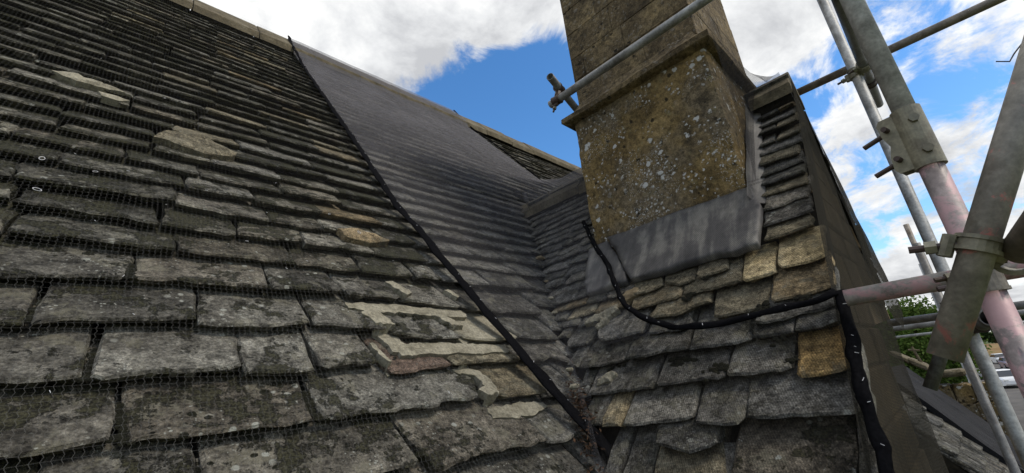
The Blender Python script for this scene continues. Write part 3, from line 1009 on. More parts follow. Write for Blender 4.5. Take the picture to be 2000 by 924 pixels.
# old cement repair and pale slates higher up
for i, (poly, mt) in enumerate((
        ([(0.079, 1.50), (0.12, 1.60), (0.22, 1.63), (0.32, 1.60), (0.40, 1.545), (0.375, 1.49), (0.265, 1.445), (0.151, 1.48)], 'slate_tan'),
        ([(-0.295, 1.935), (-0.235, 1.985), (-0.10, 1.965), (-0.05, 1.935), (-0.10, 1.905), (-0.208, 1.90)], 'mortar'),
        ([(-0.131, 1.85), (-0.085, 1.85), (-0.019, 1.84), (-0.06, 1.795), (-0.113, 1.80)], 'mortar'),
        ([(0.768, 0.975), (0.849, 1.005), (0.95, 0.98), (1.016, 0.94), (0.891, 0.885), (0.787, 0.91)], 'slate_tan'))):
    build('repair_patch', poly_slab(MAINP, poly, lambda s, t: 0.002, 0.010, 0.006, 40 + i, 0.02, 0.035), mt, roof)

# ------------------------------------------------------------------ gabled bay
WY = 0.29                     # plane of the bay's end wall
bay = thing('gabled_bay', 'gabled stone bay with tan slates, chimney and valley against the main roof', 'gable', (2.4, 0.6, -H0))


def strip_slab(pl, s_at, t0, t1, h0, h1, n=8):
    V, F = [], []
    for k in range(n + 1):
        t_ = t0 + (t1 - t0) * k / n
        a, b = s_at(t_)
        V += [pl.P(a, t_, h0), pl.P(b, t_, h0), pl.P(b, t_, h1), pl.P(a, t_, h1)]
    for k in range(n):
        for i in range(4):
            j = (i + 1) % 4
            F.append((k * 4 + i, k * 4 + j, k * 4 + 4 + j, k * 4 + 4 + i))
    F += [(3, 2, 1, 0), (n * 4, n * 4 + 1, n * 4 + 2, n * 4 + 3)]
    return V, F


def y_valley(t_):            # y where the bay's slope meets the main slope at height t
    return 1.2538 + t_ * CP


T_APEX = APEX_Z / SP
broof = build('bay_roof', strip_slab(GABP, lambda t_: (-y_valley(t_) - 0.05, -0.262), -1.2, T_APEX, -0.17, -0.115), 'deck', bay)
build('far_roof_slope', strip_slab(FARP, lambda t_: (0.268, y_valley((APEX_Z + t_ * SP) / SP) + 0.05), -1.40, 0.0, -0.17, -0.115), 'deck', bay)

pieces = []
SPECIAL_GAB = {9: 'slate_gold', 25: 'slate_buff', 26: 'slate_buff', 28: 'slate_tan', 0: 'slate', 8: 'slate_pale', 18: 'slate_tan', 19: 'slate_tan',
               27: 'slate_tan', 21: 'slate_tan', 29: 'slate_tan', 30: 'slate_tan', 31: 'slate_tan', 3: 'slate_tan'}
for i, (lip, ul, ur) in enumerate(GABLE_SLATES):
    th = 0.040 if i < 18 else 0.030
    g = 0.15 if i < 18 else 0.13
    vf, mid, ar = slate_geo(GABP, lip, ul, ur, th, g, 0.30 if i < 18 else 0.25, rng, 0.02, 0.0045)
    pieces.append((seen_size(mid, ar, GABP.n) * 4, vf, SPECIAL_GAB.get(i, 'slate_grey')))
LEFTM = ('slate_grey',)
# lower courses out of the photograph's frame
for k in range(5):
    t_ = -0.42 - 0.17 * k
    fill_course(t_ if k else -0.60, 0.17, -y_valley(t_) - 0.02, -0.23, 0.2, 0.35, 0.032, GABP, mats=LEFTM)
fill_course(-0.43, 0.17, -y_valley(-0.43) - 0.02, -0.94, 0.1, 0.2, 0.032, GABP, mats=LEFTM)
fill_course(-0.225, 0.17, -y_valley(-0.2) - 0.03, -1.05, 0.08, 0.15, 0.030, GABP, mats=LEFTM)
fill_course(-0.085, 0.15, -y_valley(-0.08) - 0.03, -1.165, 0.06, 0.12, 0.030, GABP, mats=LEFTM)
fill_course(0.068, 0.14, -y_valley(0.07) - 0.03, -1.25, 0.05, 0.1, 0.028, GABP, mats=LEFTM)
# small swept slates between valley and chimney
for t_, y0 in ((0.255, 1.385), (0.335, 1.22), (0.40, 1.06), (0.465, 1.06)):
    fill_course(t_, 0.075, -y_valley(t_) - 0.05, -y0, 0.09, 0.22, 0.024, GABP, rough=0.006, mats=('slate_grey', 'slate_grey', 'slate_tan'), length=0.2)
t_ = 0.535
while t_ < T_APEX - 0.10:
    y0 = 1.30 if t_ < 0.94 else 1.415
    fill_course(t_, 0.078, -y_valley(t_) - 0.06, -y0, 0.07, 0.30, rng.uniform(0.014, 0.024), GABP, rough=0.010, mats=LEFTM, length=0.19, lift=rng.uniform(-0.005, 0.006))
    t_ += rng.uniform(0.062, 0.094)
# single-slate courses up the verge beside the chimney
t_ = 0.585
while t_ < T_APEX - 0.12:
    w0 = -0.462 + rng.uniform(-0.006, 0.006)
    w1 = -0.268 + rng.uniform(-0.012, 0.010)
    if t_ > 1.35 and rng.random() < 0.5:
        m_ = rng.uniform(-0.40, -0.33)
        fill_course(t_, 0.08, w0, m_, 0.1, 0.3, 0.03, GABP, rough=0.006, mats=('slate_grey',), length=0.2)
        fill_course(t_ - 0.012, 0.08, m_, w1, 0.1, 0.3, 0.03, GABP, rough=0.006, mats=('slate_tan',), length=0.2, lift=0.006)
    else:
        fill_course(t_, 0.10, w0, w1, 0.3, 0.4, rng.uniform(0.018, 0.028), GABP, rough=0.009, mats=('slate_grey', 'slate_tan', 'slate_tan'), length=0.2, lift=rng.uniform(-0.006, 0.008))
    t_ += rng.uniform(0.088, 0.118)
# underlap course below the lead
fill_course(0.475, 0.1, -0.61, -0.42, 0.1, 0.2, 0.02, GABP, mats=('slate_grey',), length=0.2, lift=-0.05)
place_pieces(pieces, broof, 300)

pieces = []
t_ = -1.38
while t_ < -0.1:
    fill_course(t_, 0.13, 0.262, y_valley((APEX_Z + t_ * SP) / SP) + 0.03, 0.16, 0.4, 0.028, FARP, mats=('slate_grey',))
    t_ += 0.13
o = build('far_slates', merge([vf for s_, vf, m_ in pieces]), 'slate_grey', bay, kind='stuff')

# end wall: core and coursed rubble stones set on it
bv = [(1.02, -0.93), (APEX_X - 0.02, APEX_Z - 0.21), (APEX_X + 0.04, APEX_Z - 0.06), (3.66, 0.425), (3.66, 0.16), (2.72, 0.10), (2.72, -H0), (1.02, -H0)]
n = len(bv)
V = [(a, WY + 0.012, z) for a, z in bv] + [(a, WY + 0.4, z) for a, z in bv]
F = [tuple(range(n)), tuple(range(2 * n - 1, n - 1, -1))] + [(i + n, (i + 1) % n + n, (i + 1) % n, i) for i in range(n)]
bwall = build('end_wall', (V, F), 'wall', bay)
z = -1.75
row = 0
while z < 1.3:
    hgt = rng.uniform(0.12, 0.2)
    x = 1.0 + rng.uniform(-0.1, 0.0)
    xmax = 3.64 if z > 0.12 else 2.73
    while x < xmax - 0.04:
        L = rng.uniform(0.22, 0.5)
        x1 = min(x + L, xmax)
        zt = z + hgt - 0.008
        def okx(xx):
            return zt < min(1.28 * (xx - APEX_X) + APEX_Z - 0.14, 0.12 + APEX_Z - 1.28 * (xx - APEX_X) - 0.2)
        xa, xb = x + 0.004, x1 - 0.004
        while xa < xb - 0.08 and not okx(xa):
            xa += 0.03
        while xb > xa + 0.08 and not okx(xb):
            xb -= 0.03
        if xb - xa > 0.09:
            build('wall_stone', box(xa, xb, WY - rng.uniform(0.0, 0.012), WY + 0.05, z + 0.004, zt, 0.008, 0.003, rng), 'wall', bwall)
        x = x1
    z += hgt
# quoin side of the bay (return walls)
build('return_wall', merge([box(1.02, 1.34, WY + 0.02, 1.0, -H0, -0.72), box(2.5, 3.60, WY + 0.26, 1.4, -H0, 0.22)]), 'wall', bay)

# ridge stones of the bay, either side of the chimney
y = 0.255
build('ridge_stone', ridge_stone((APEX_X, y, APEX_Z + 0.085), (0, 1, 0), None, 0.21, 0.21, R(48), 0.225, 0.045, rng), 'ridge', broof)
y = 1.41
while y < 2.45:
    L = rng.uniform(0.3, 0.42)
    build('ridge_stone', ridge_stone((APEX_X, y, APEX_Z + 0.07 + rng.uniform(-0.01, 0.01)), (0, 1, 0), None, 0.21, 0.21, R(48), L - 0.006, 0.045, rng), 'ridge', broof)
    y += L

# ------------------------------------------------------------------ chimney
CX0, CX1, CY0, CY1 = 2.15, 3.19, 0.50, 1.40
CZC = 1.64


def rough_box(x0, x1, y0, y1, z0, z1, step, amp, seed):
    """box whose faces are gridded and slightly uneven, with worn arrises"""
    nx, ny, nz = (max(2, int(round((b - a) / step))) for a, b in ((x0, x1), (y0, y1), (z0, z1)))
    idx, V, F = {}, [], []

    def vert(i, j, k):
        key = (i, j, k)
        if key not in idx:
            p = Vector((x0 + (x1 - x0) * i / nx, y0 + (y1 - y0) * j / ny, z0 + (z1 - z0) * k / nz))
            nn = noise.noise(p * 5 + Vector((seed, 0, 0))) * amp + noise.noise(p * 16 + Vector((seed, 5, 0))) * amp * 0.5
            d = Vector(((i == nx) - (i == 0), (j == ny) - (j == 0), (k == nz) - (k == 0)))
            e = abs(d.x) + abs(d.y) + abs(d.z)
            p += d * (nn - (0.006 if e > 1 else 0.0) - (0.006 * max(0, noise.noise(p * 22)) if e > 1 else 0))
            idx[key] = len(V)
            V.append(p)
        return idx[key]
    for j in range(ny):
        for k in range(nz):
            F.append((vert(0, j, k), vert(0, j, k + 1), vert(0, j + 1, k + 1), vert(0, j + 1, k)))
            F.append((vert(nx, j, k), vert(nx, j + 1, k), vert(nx, j + 1, k + 1), vert(nx, j, k + 1)))
    for i in range(nx):
        for k in range(nz):
            F.append((vert(i, 0, k), vert(i + 1, 0, k), vert(i + 1, 0, k + 1), vert(i, 0, k + 1)))
            F.append((vert(i, ny, k), vert(i, ny, k + 1), vert(i + 1, ny, k + 1), vert(i + 1, ny, k)))
    for i in range(nx):
        for j in range(ny):
            F.append((vert(i, j, 0), vert(i, j + 1, 0), vert(i + 1, j + 1, 0), vert(i + 1, j, 0)))
            F.append((vert(i, j, nz), vert(i + 1, j, nz), vert(i + 1, j + 1, nz), vert(i, j + 1, nz)))
    return V, F


chim = build('chimney', rough_box(CX0, CX1, CY0, CY1, 0.35, CZC + 0.02, 0.045, 0.006, 3.0), 'chimney', bay)
chim['label'] = 'broad chimney base of brown stone crusted with white lichen'
# moulded weathering course round the chimney
prof = [(0.0, 1.615), (0.028, 1.622), (0.046, 1.630), (0.052, 1.636), (0.052, 1.668), (0.045, 1.676), (0.005, 1.695), (-0.030, 1.745), (-0.055, 1.80), (-0.075, 1.80), (-0.12, 1.60)]
corners = [(CX0, CY0, -1, -1), (CX0, CY1, -1, 1), (CX1, CY1, 1, 1), (CX1, CY0, 1, -1)]
V, F = [], []
SEG = 14
ringpts = []
for c in range(4):
    a, b = corners[c], corners[(c + 1) % 4]
    for k in range(SEG):
        ringpts.append((a, b, k / SEG))
for (a, b, f) in ringpts:
    for (o_, z_) in prof:
        ax, ay = a[0] + a[2] * o_, a[1] + a[3] * o_
        bx, by = b[0] + b[2] * o_, b[1] + b[3] * o_
        w_ = noise.noise(Vector((ax + (bx - ax) * f, (ay + (by - ay) * f) * 3, z_ * 4)) * 4) * 0.006
        V.append((ax + (bx - ax) * f + a[2] * w_, ay + (by - ay) * f + a[3] * w_, z_ + w_))
m_ = len(prof)
N_ = len(ringpts)
for i in range(N_):
    for k in range(m_):
        F.append((i * m_ + k, ((i + 1) % N_) * m_ + k, ((i + 1) % N_) * m_ + (k + 1) % m_, i * m_ + (k + 1) % m_))
build('cornice', (V, [q[::-1] for q in F]), 'chimney_up', chim)
# ashlar stack above
UX0, UX1, UY0, UY1 = 2.205, 3.165, 0.525, 1.365
build('stack_core', box(UX0 + 0.02, UX1 - 0.02, UY0 + 0.02, UY1 - 0.02, 1.70, 3.5), 'deck', chim)
z = 1.765
row = 0
while z < 3.45:
    hgt = rng.choice((0.165, 0.185, 0.2, 0.215))
    zt = z + hgt - 0.004
    D_ = 0.13
    offs = (0.0, 0.14, -0.12)[row % 3]
    # front and back courses
    for (xa, xb) in ((UX0, UX0 + D_), (UX1 - D_, UX1)):
        cuts = [UY0, UY0 + 0.30 + offs + rng.uniform(-0.03, 0.03), UY0 + 0.60 + offs * 0.8 + rng.uniform(-0.03, 0.03), UY1]
        for a, b in zip(cuts[:-1], cuts[1:]):
            build('ashlar_block', box(xa, xb, a + 0.001, b - 0.001, z, zt + 0.002, 0.0035, 0.002, rng), 'chimney_up', chim)
    for (ya, yb) in ((UY0, UY0 + D_), (UY1 - D_, UY1)):
        cuts = [UX0 + D_ + 0.003, UX0 + 0.45 + offs * 0.7 + rng.uniform(-0.03, 0.03), UX1 - D_ - 0.003]
        for a, b in zip(cuts[:-1], cuts[1:]):
            build('ashlar_block', box(a + 0.001, b - 0.001, ya, yb, z, zt + 0.002, 0.0035, 0.002, rng), 'chimney_up', chim)
    z += hgt
    row += 1
build('cap_stone', box(UX0 - 0.06, UX1 + 0.06, UY0 - 0.06, UY1 + 0.06, z, z + 0.12, 0.02, 0.003, rng), 'chimney_up', chim)

# lead: apron below the chimney, flap to the left, upstand along the right side
APRON = [(-1.30, 0.965), (-1.10, 0.965), (-0.90, 0.965), (-0.70, 0.965), (-0.492, 0.965), (-0.452, 0.80), (-0.468, 0.565), (-0.47, 0.545), (-0.517, 0.551), (-0.56, 0.540), (-0.601, 0.548),
         (-0.645, 0.556), (-0.76, 0.548), (-0.883, 0.538), (-1.00, 0.545), (-1.064, 0.547), (-1.11, 0.62), (-1.20, 0.80)]


def lead_h(s, t):
    return 0.020 + 0.002 * math.sin(s * 13) + 0.05 * max(0.0, (t - 0.80)) * 1.2 + 0.006 * noise.noise(Vector((s * 4, t * 4, 2)))


build('lead_apron', poly_slab(GABP, APRON, lead_h, 0.004, 0.004, 5.0, 0.03, 0.04), 'lead', chim, smooth=True)
FLAP = [(-1.44, 0.93), (-1.31, 0.962), (-1.21, 0.80), (-1.115, 0.62), (-1.09, 0.55), (-1.20, 0.535), (-1.33, 0.53), (-1.37, 0.62), (-1.40, 0.75)]
build('lead_flap', poly_slab(GABP, FLAP, lambda s, t: 0.014 + 0.012 * noise.noise(Vector((s * 9, t * 9, 4))), 0.004, 0.005, 8.0, 0.03, 0.04), 'lead', chim, smooth=True)
V, F = [], []
K = 18
for k in range(K + 1):
    t_ = 0.86 + (T_APEX - 0.12 - 0.86) * k / K
    wv = 0.006 * noise.noise(Vector((t_ * 14, 1, 1)))
    for (s_, h_) in ((-0.494, 0.055 + 0.008 * ((k // 3) % 2)), (-0.488 + wv, 0.03), (-0.474, -0.005), (-0.445, -0.02 + wv), (-0.443, -0.024)):
        V.append(GABP.P(s_, t_, h_))
for k in range(K):
    for i in range(4):
        F.append((k * 5 + i, k * 5 + i + 1, k * 5 + 6 + i, k * 5 + 5 + i))
build('lead_upstand', (V, F), 'lead', chim, smooth=True)
# mortar daubs on the bay slope
for i, (poly) in enumerate((
        band([(-1.30, 0.345), (-1.20, 0.36), (-1.12, 0.40)], [0.03, 0.05, 0.04]),
        band([(-1.10, 0.44), (-1.06, 0.47), (-1.02, 0.48)], [0.06, 0.07, 0.04]),
        band([(-1.215, 0.29), (-1.18, 0.33), (-1.165, 0.38)], [0.03, 0.04, 0.03]),
        band([(-1.12, -0.02), (-1.07, 0.0), (-1.05, 0.03)], [0.03, 0.05, 0.02]))):
    build('mortar_daub', poly_slab(GABP, poly, lambda s, t: -0.008, 0.012, 0.008, 60 + i, 0.015, 0.02), 'mortar' if i != 1 else 'chip', broof)

# ------------------------------------------------------------------ netting
def net_sheet(name, rows, dens, mat, uvs=None):
    """rows: list of equally long point lists; dens: same shape, 0..1"""
    nr, nc = len(rows), len(rows[0])
    V = [p for r_ in rows for p in r_]
    F = [(i * nc + j, i * nc + j + 1, (i + 1) * nc + j + 1, (i + 1) * nc + j) for i in range(nr - 1) for j in range(nc - 1)]
    me = mesh(name, V, F, True)
    uvl = me.uv_layers.new(name='weave')
    U = []
    cum_v = [[0.0] * nc for _ in range(nr)]
    cum_u = [[0.0] * nc for _ in range(nr)]
    for i in range(nr):
        for j in range(nc):
            if j:
                cum_u[i][j] = cum_u[i][j - 1] + (Vector(rows[i][j]) - Vector(rows[i][j - 1])).length
            if i:
                cum_v[i][j] = cum_v[i - 1][j] + (Vector(rows[i][j]) - Vector(rows[i - 1][j])).length
    for lp in me.loops:
        i, j = divmod(lp.vertex_index, nc)
        if uvs:
            U += list(uvs[i][j])
        else:
            U += [cum_u[i][j], cum_v[i][j]]
    uvl.data.foreach_set('uv', U)
    at = me.attributes.new('dens', 'FLOAT', 'POINT')
    at.data.foreach_set('value', [d for r_ in dens for d in r_])
    o = link(name, me, mat)
    return o


SEAM = [(-0.75, 1.50), (-0.394, 1.436), (-0.226, 1.393), (-0.026, 1.356), (0.171, 1.323), (0.395, 1.290), (0.596, 1.268), (0.957, 1.225),
        (1.361, 1.170), (2.074, 1.168), (2.963, 1.150), (4.0, 1.13), (4.95, 1.11)]


def seam_s(t_):
    if t_ <= SEAM[0][0]:
        return SEAM[0][1]
    for (a, sa), (b, sb) in zip(SEAM[:-1], SEAM[1:]):
        if t_ <= b:
            return sa + (sb - sa) * (t_ - a) / (b - a)
    return SEAM[-1][1]


def drape(s, t_, amp):
    return amp * (0.6 * noise.noise(Vector((s * 2.3, t_ * 2.3, 0.4))) + 0.4 * noise.noise(Vector((s * 6.5, t_ * 3.5, 1.7))))


# open net over the left part of the roof
rows, dens, uvs = [], [], []
NT_ = 150
for i in range(NT_ + 1):
    t_ = -1.2 + (4.95 + 1.2) * i / NT_
    r_, d_, u_ = [], [], []
    for j in range(71):
        s = -2.5 + (seam_s(t_) + 2.5) * j / 70
        pull = 0.035 * math.exp(-((s + 0.09) ** 2 / 0.012 + (t_ - 0.95) ** 2 / 0.03)) + 0.03 * math.exp(-((s - 0.02) ** 2 / 0.004 + (t_ - 0.86) ** 2 / 0.02))
        h_ = 0.022 + drape(s, t_, 0.018) + pull
        if t_ > 4.5:
            h_ += 0.065 * min(1.0, (t_ - 4.5) / 0.12)
        r_.append(MAINP.P(s, t_, max(h_, 0.008)))
        d_.append(0.5)
        wv = 0.012 * noise.noise(Vector((s * 4, t_ * 4, 3))) + 0.05 * pull * 20 * (s + 0.05)
        u_.append((s + wv, t_ + 0.01 * noise.noise(Vector((s * 5, t_ * 5, 8)))))
    rows.append(r_)
    dens.append(d_)
    uvs.append(u_)
net_a = net_sheet('open_netting', rows, dens, 'net_open', uvs)
tag(net_a, 'open grey bird netting stretched over the mossy slates left of the black hem', 'netting')

# dense net from the hem across the valley, over the bay's slope to the rope
ROPE = [(1.566, 1.255), (1.363, 0.905), (1.245, 0.727), (1.131, 0.516), (1.058, 0.377), (0.959, 0.276), (0.864, 0.211), (0.781, 0.17), (0.706, 0.153),
        (0.61, 0.143), (0.538, 0.147), (0.453, 0.161), (0.359, 0.167), (0.301, 0.172), (0.239, 0.195)]


def rope_y(t_):
    left = [(b, a) for a, b in ROPE if b >= 0.15][:9][::-1]
    if t_ <= left[0][0]:
        return None
    for (t0, y0), (t1, y1) in zip(left[:-1], left[1:]):
        if t_ <= t1:
            return y0 + (y1 - y0) * (t_ - t0) / (t1 - t0)
    return 1.41


rows, dens = [], []
NC = 60
LIFT = 0.02
for i in range(90):
    t_ = -0.42 + (T_APEX + 0.02 + 0.42) * i / 89
    z_ = t_ * SP
    sv = (z_ + 2.0206) / 1.28
    yv = y_valley(t_)
    ye = rope_y(t_)
    if ye is None:
        ye = yv - 0.14 * max(0.0, (t_ + 0.42) / 0.57)
    ye = min(ye, yv - 0.005)
    r_, d_ = [], []
    s0 = seam_s(t_)
    for j in range(NC + 1):
        f = j / NC
        if f < 0.62:
            s = s0 + (sv - s0) * f / 0.62
            p = MAINP.P(s, t_, LIFT + drape(s, t_, 0.012))
        else:
            y = yv + (ye - yv) * (f - 0.62) / 0.38
            p = GABP.P(-y, t_, LIFT + drape(y + 9, t_, 0.012) + 0.10 * max(0.0, min(1.0, (t_ - T_APEX + 0.26) / 0.10)))
        # round off the fold in the valley
        k = math.exp(-((f - 0.62) / 0.06) ** 2)
        p = p + Vector((-0.04, -0.04, 0.03)) * k * 0.9
        r_.append(p)
        d_.append(max(0.0, min(1.0, 0.02 + 0.30 * (t_ - 0.3) / 1.4 - 0.2 * k + 0.25 * (f > 0.62) * max(0.0, min(1.0, (t_ - T_APEX + 0.26) / 0.10)))))
    rows.append(r_)
    dens.append(d_)
last = rows[-1]
M_ = 46
for i in range(1, M_ + 1):
    g = i / M_
    t_ = T_APEX + 0.02 + (4.93 - T_APEX) * g
    hh = LIFT + (0.065 * min(1.0, max(0.0, (t_ - 4.5) / 0.12)))
    sr = 3.84 - 0.45 * max(0.0, (t_ - 3.0) / 1.9)
    k = min(1.0, g / 0.34)
    k = k * k * (3 - 2 * k)
    r_, d_ = [], []
    for j in range(NC + 1):
        f = j / NC
        s = seam_s(t_) + (sr - seam_s(t_)) * f
        q = MAINP.P(s, t_, hh + drape(s, t_, 0.010))
        p = last[j].lerp(q, k)
        p = p + Vector((0, -0.10, 0.06)) * (math.sin(math.pi * k) * f * 0.9)
        r_.append(p)
        d_.append(max(0.0, min(1.0, 0.30 + 0.70 * min(1.0, g / 0.55))))
    rows.append(r_)
    dens.append(d_)
net_b = net_sheet('dense_netting', rows, dens, 'net_dense')
tag(net_b, 'dense charcoal netting sagging across the roof valley between hem and chimney', 'netting')

# fine net below the rope and up past the chimney's side
rows, dens = [], []
for i in range(61):
    t_ = -0.9 + (0.20 + 0.9) * i / 60
    ye = y_valley(t_) - 0.16 * max(0.0, min(1.0, (t_ + 0.5) / 0.6))
    tops = t_
    r_, d_ = [], []
    for j in range(41):
        y = ye + (0.238 - ye) * j / 40
        lim = 0.155 + 0.2 * max(0.0, y - 0.70) ** 1.2 + 0.35 * max(0.0, y - 0.9)
        tt = min(t_, lim)
        r_.append(GABP.P(-y, tt if t_ < 0.0 else tt * 1.0, 0.016 + drape(y, tt, 0.008)))
        d_.append(0.4)
    rows.append(r_)
    dens.append(d_)
net_c = net_sheet('fine_netting', rows, dens, 'net_fine')
tag(net_c, 'fine black netting lying on the lower tan slates below the sagging rope', 'netting')
rows, dens = [], []
for i in range(61):
    t_ = 0.15 + (T_APEX - 0.03 - 0.15) * i / 60
    if t_ < 0.97:
        ye = rope_y(max(t_, 0.16)) or 0.7
    else:
        ye = 0.492
    r_, d_ = [], []
    for j in range(41):
        y = ye + (0.236 + 0.02 * (t_ > 1.0) - ye) * j / 40
        lift = 0.02 + drape(y, t_, 0.008)
        if 0.5 < t_ < 1.0 and y > 0.45:
            lift += 0.03
        r_.append(GABP.P(-y, t_, lift))
        d_.append(0.35)
    rows.append(r_)
    dens.append(d_)
net_e = net_sheet('fine_netting', rows, dens, 'net_fine')
tag(net_e, 'fine black netting laid over the lead apron and verge slates beside the chimney', 'netting')
rows, dens = [], []
for i in range(25):
    f = i / 24
    top = Vector((CX0 - 0.02, CY0 - 0.055, 1.665)).lerp(Vector((CX1 + 0.0, CY0 - 0.05, 1.90)), f) + Vector((0, -0.015, -0.10)) * math.sin(math.pi * f)
    bt = 0.95 + (T_APEX + 0.04 - 0.95) * min(1.0, f / 0.62)
    bot = GABP.P(-0.455, bt, 0.05) if f < 0.62 else Vector((APEX_X, 0.30, APEX_Z + 0.105)).lerp(Vector((APEX_X + 0.2, 0.30, APEX_Z - 0.1)), (f - 0.62) / 0.38)
    r_, d_ = [], []
    for j in range(17):
        g = j / 16
        p = top.lerp(bot, g) + Vector((0, -0.02, -0.05)) * math.sin(math.pi * g) * (0.3 + 0.7 * f)
        r_.append(p)
        d_.append(0.4)
    rows.append(r_)
    dens.append(d_)
net_f = net_sheet('fine_netting', rows, dens, 'net_veil')
tag(net_f, 'loose swag of black netting slung from the chimney corner to the ridge stone', 'netting')
# brown-black net hanging over the end wall from the verge, and a shorter piece over the far verge
rows, dens = [], []
for i in range(61):
    f = i / 60
    r_, d_ = [], []
    for j in range(41):
        g = j / 40
        tt = -1.0 + (T_APEX + 1.0) * g
        top = GABP.P(-0.245, tt, 0.03)
        bulge = 0.012 * math.sin(math.pi * min(1, f * 1.2)) + 0.012 * f
        bx = top.x + 0.10 * f * (1 - g) - 0.03 * f * g
        bz = top.z - (top.z + 2.4) * f
        fold = 0.020 * noise.noise(Vector((bx * 5, bz * 2.0, 2))) + 0.010 * noise.noise(Vector((bx * 14 + bz * 6, bz * 3, 5)))
        r_.append(Vector((bx, 0.252 - bulge + fold * min(1, f * 3), bz)))
        d_.append(0.35)
    rows.append(r_)
    dens.append(d_)
net_d = net_sheet('wall_netting', rows, dens, 'net_wall')
tag(net_d, 'brown-black netting hanging down the end wall of the gabled bay', 'netting')
rows, dens = [], []
for i in range(21):
    f = i / 20
    r_, d_ = [], []
    for j in range(31):
        k = j / 30
        top = Vector((APEX_X + 0.90 * k, 0.272, APEX_Z + 0.02 - 1.28 * 0.90 * k + 0.012 * noise.noise(Vector((k * 22, 1, 1)))))
        zb = 0.10 + 0.25 * (1 - k) ** 2
        r_.append(Vector((top.x - 0.05 * f * k, 0.27 - 0.03 * math.sin(math.pi * f) - 0.02 * f + 0.012 * noise.noise(Vector((k * 6, f * 4, 3))), top.z + (zb - top.z) * f)))
        d_.append(0.9)
    rows.append(r_)
    dens.append(d_)
net_g = net_sheet('wall_netting', rows, dens, 'net_wall')
tag(net_g, 'doubled dark netting over the far verge of the gabled bay against the sky', 'netting')

# hems and ropes
TIE = mesh('cable_tie', *rod((-0.0048, 0, -H0), (0.0048, 0, -H0), 0.0008, 6))
TIE.materials.append(MAT['tie'])
ringv, ringf = [], []
for i in range(14):
    a = 2 * math.pi * i / 14
    for k in range(5):
        b = 2 * math.pi * k / 5
        rr = 0.010 + 0.0011 * math.cos(b)
        ringv.append((rr * math.cos(a), rr * 0.6 * math.sin(a), 0.0011 * math.sin(b) - H0))
for i in range(14):
    for k in range(5):
        ringf.append((i * 5 + k, ((i + 1) % 14) * 5 + k, ((i + 1) % 14) * 5 + (k + 1) % 5, i * 5 + (k + 1) % 5))
RING = mesh('tie_loop', ringv, ringf, True)
RING.materials.append(MAT['tie'])


def add_tie(me, p, parent, nrm, name='cable_tie'):
    o = bpy.data.objects.new(name, me)
    COL.objects.link(o)
    q = Vector(nrm).to_track_quat('Z', 'Y').to_matrix().to_4x4()
    o.matrix_world = Matrix.Translation((p[0], p[1], p[2] + H0)) @ q @ Matrix.Rotation(rng.uniform(0, 3.14), 4, 'Z') @ Matrix.Diagonal((*[rng.uniform(0.55, 1.1)] * 3, 1))
    o.parent = parent
    return o


pts = [MAINP.P(s, t_, 0.038 if t_ < 4.5 else 0.10) for t_, s in SEAM]
vf, path = rope(pts, 0.064, 0.015, MAINP.n, 0.03, 10, 0.55, 1.0, 0.55)
hem = build('hem', vf, 'hem', net_b, True)
acc = 0.0
for a, b in zip(path[:-1], path[1:]):
    acc += (b - a).length
    if acc > 0.11 and b.z < 3.6:
        acc = rng.uniform(-0.16, 0.06)
        add_tie(TIE, b + MAINP.n * 0.015 + Vector((rng.uniform(-0.014, 0.014), 0, 0)), hem, MAINP.n)
pts = [GABP.P(-y, t_, 0.038) for y, t_ in ROPE]
vf, path = rope(pts, 0.026, 0.017, GABP.n, 0.02, 10, 0.7, 7.0)
cord = build('edge_rope', vf, 'hem', net_b, True)
acc = 0.0
for a, b in zip(path[:-1], path[1:]):
    acc += (b - a).length
    if acc > 0.085:
        acc = rng.uniform(-0.09, 0.05)
        add_tie(TIE, b + GABP.n * 0.012, cord, GABP.n)
pts = [GABP.P(-y, t_, 0.02) for y, t_ in [(0.238, 0.206), (0.232, 0.12), (0.231, 0.024), (0.229, -0.096), (0.227, -0.186), (0.221, -0.28), (0.217, -0.345), (0.215, -0.6), (0.215, -0.95)]]
vf, path = rope(pts, 0.031, 0.024, GABP.n, 0.02, 10, 0.8, 15.0)
vcord = build('edge_rope', vf, 'hem', net_d, True)
acc = 0.0
for a, b in zip(path[:-1], path[1:]):
    acc += (b - a).length
    if acc > 0.05:
        acc = rng.uniform(-0.07, 0.03)
        add_tie(TIE, b + GABP.n * 0.014 + Vector((0, -0.008, 0)), vcord, GABP.n)
# right-hand edge of the dense net, high on the roof
pts = [MAINP.P(s, t_, 0.03 + 0.06 * (t_ > 4.6)) for s, t_ in [(3.84, 2.95), (3.80, 3.4), (3.70, 4.0), (3.55, 4.5), (3.40, 4.92)]]
vf, path = rope(pts, 0.03, 0.016, MAINP.n, 0.05, 8, 0.25, 3.0)
build('hem', vf, 'hem', net_b, True)
# ties scattered over the open net
for (s, t_, rg_) in ((-0.185, 1.02, 1), (-0.06, 1.0, 1), (-0.165, 0.825, 1), (-0.12, 1.10, 0), (0.02, 1.05, 0), (0.13, 0.86, 0), (0.36, 0.70, 0), (0.62, 0.90, 0), (0.68, 0.84, 0),
                     (-0.03, 0.70, 0), (0.05, 0.45, 0), (0.29, 1.30, 0), (0.45, 0.93, 0), (0.47, 0.56, 0), (0.42, 0.15, 0), (0.08, 0.30, 0), (-0.03, 0.07, 0), (0.72, 1.02, 1), (0.83, 0.90, 1),
                     (0.52, 1.22, 0), (0.25, 1.02, 0), (0.87, -0.03, 0), (0.93, 0.70, 0), (0.55, 0.62, 0), (-0.16, 2.2, 0), (0.1, 1.9, 0), (0.6, 2.1, 0)):
    add_tie(RING if rg_ else TIE, MAINP.P(s, t_, 0.045), net_a, MAINP.n, 'tie_loop' if rg_ else 'cable_tie')

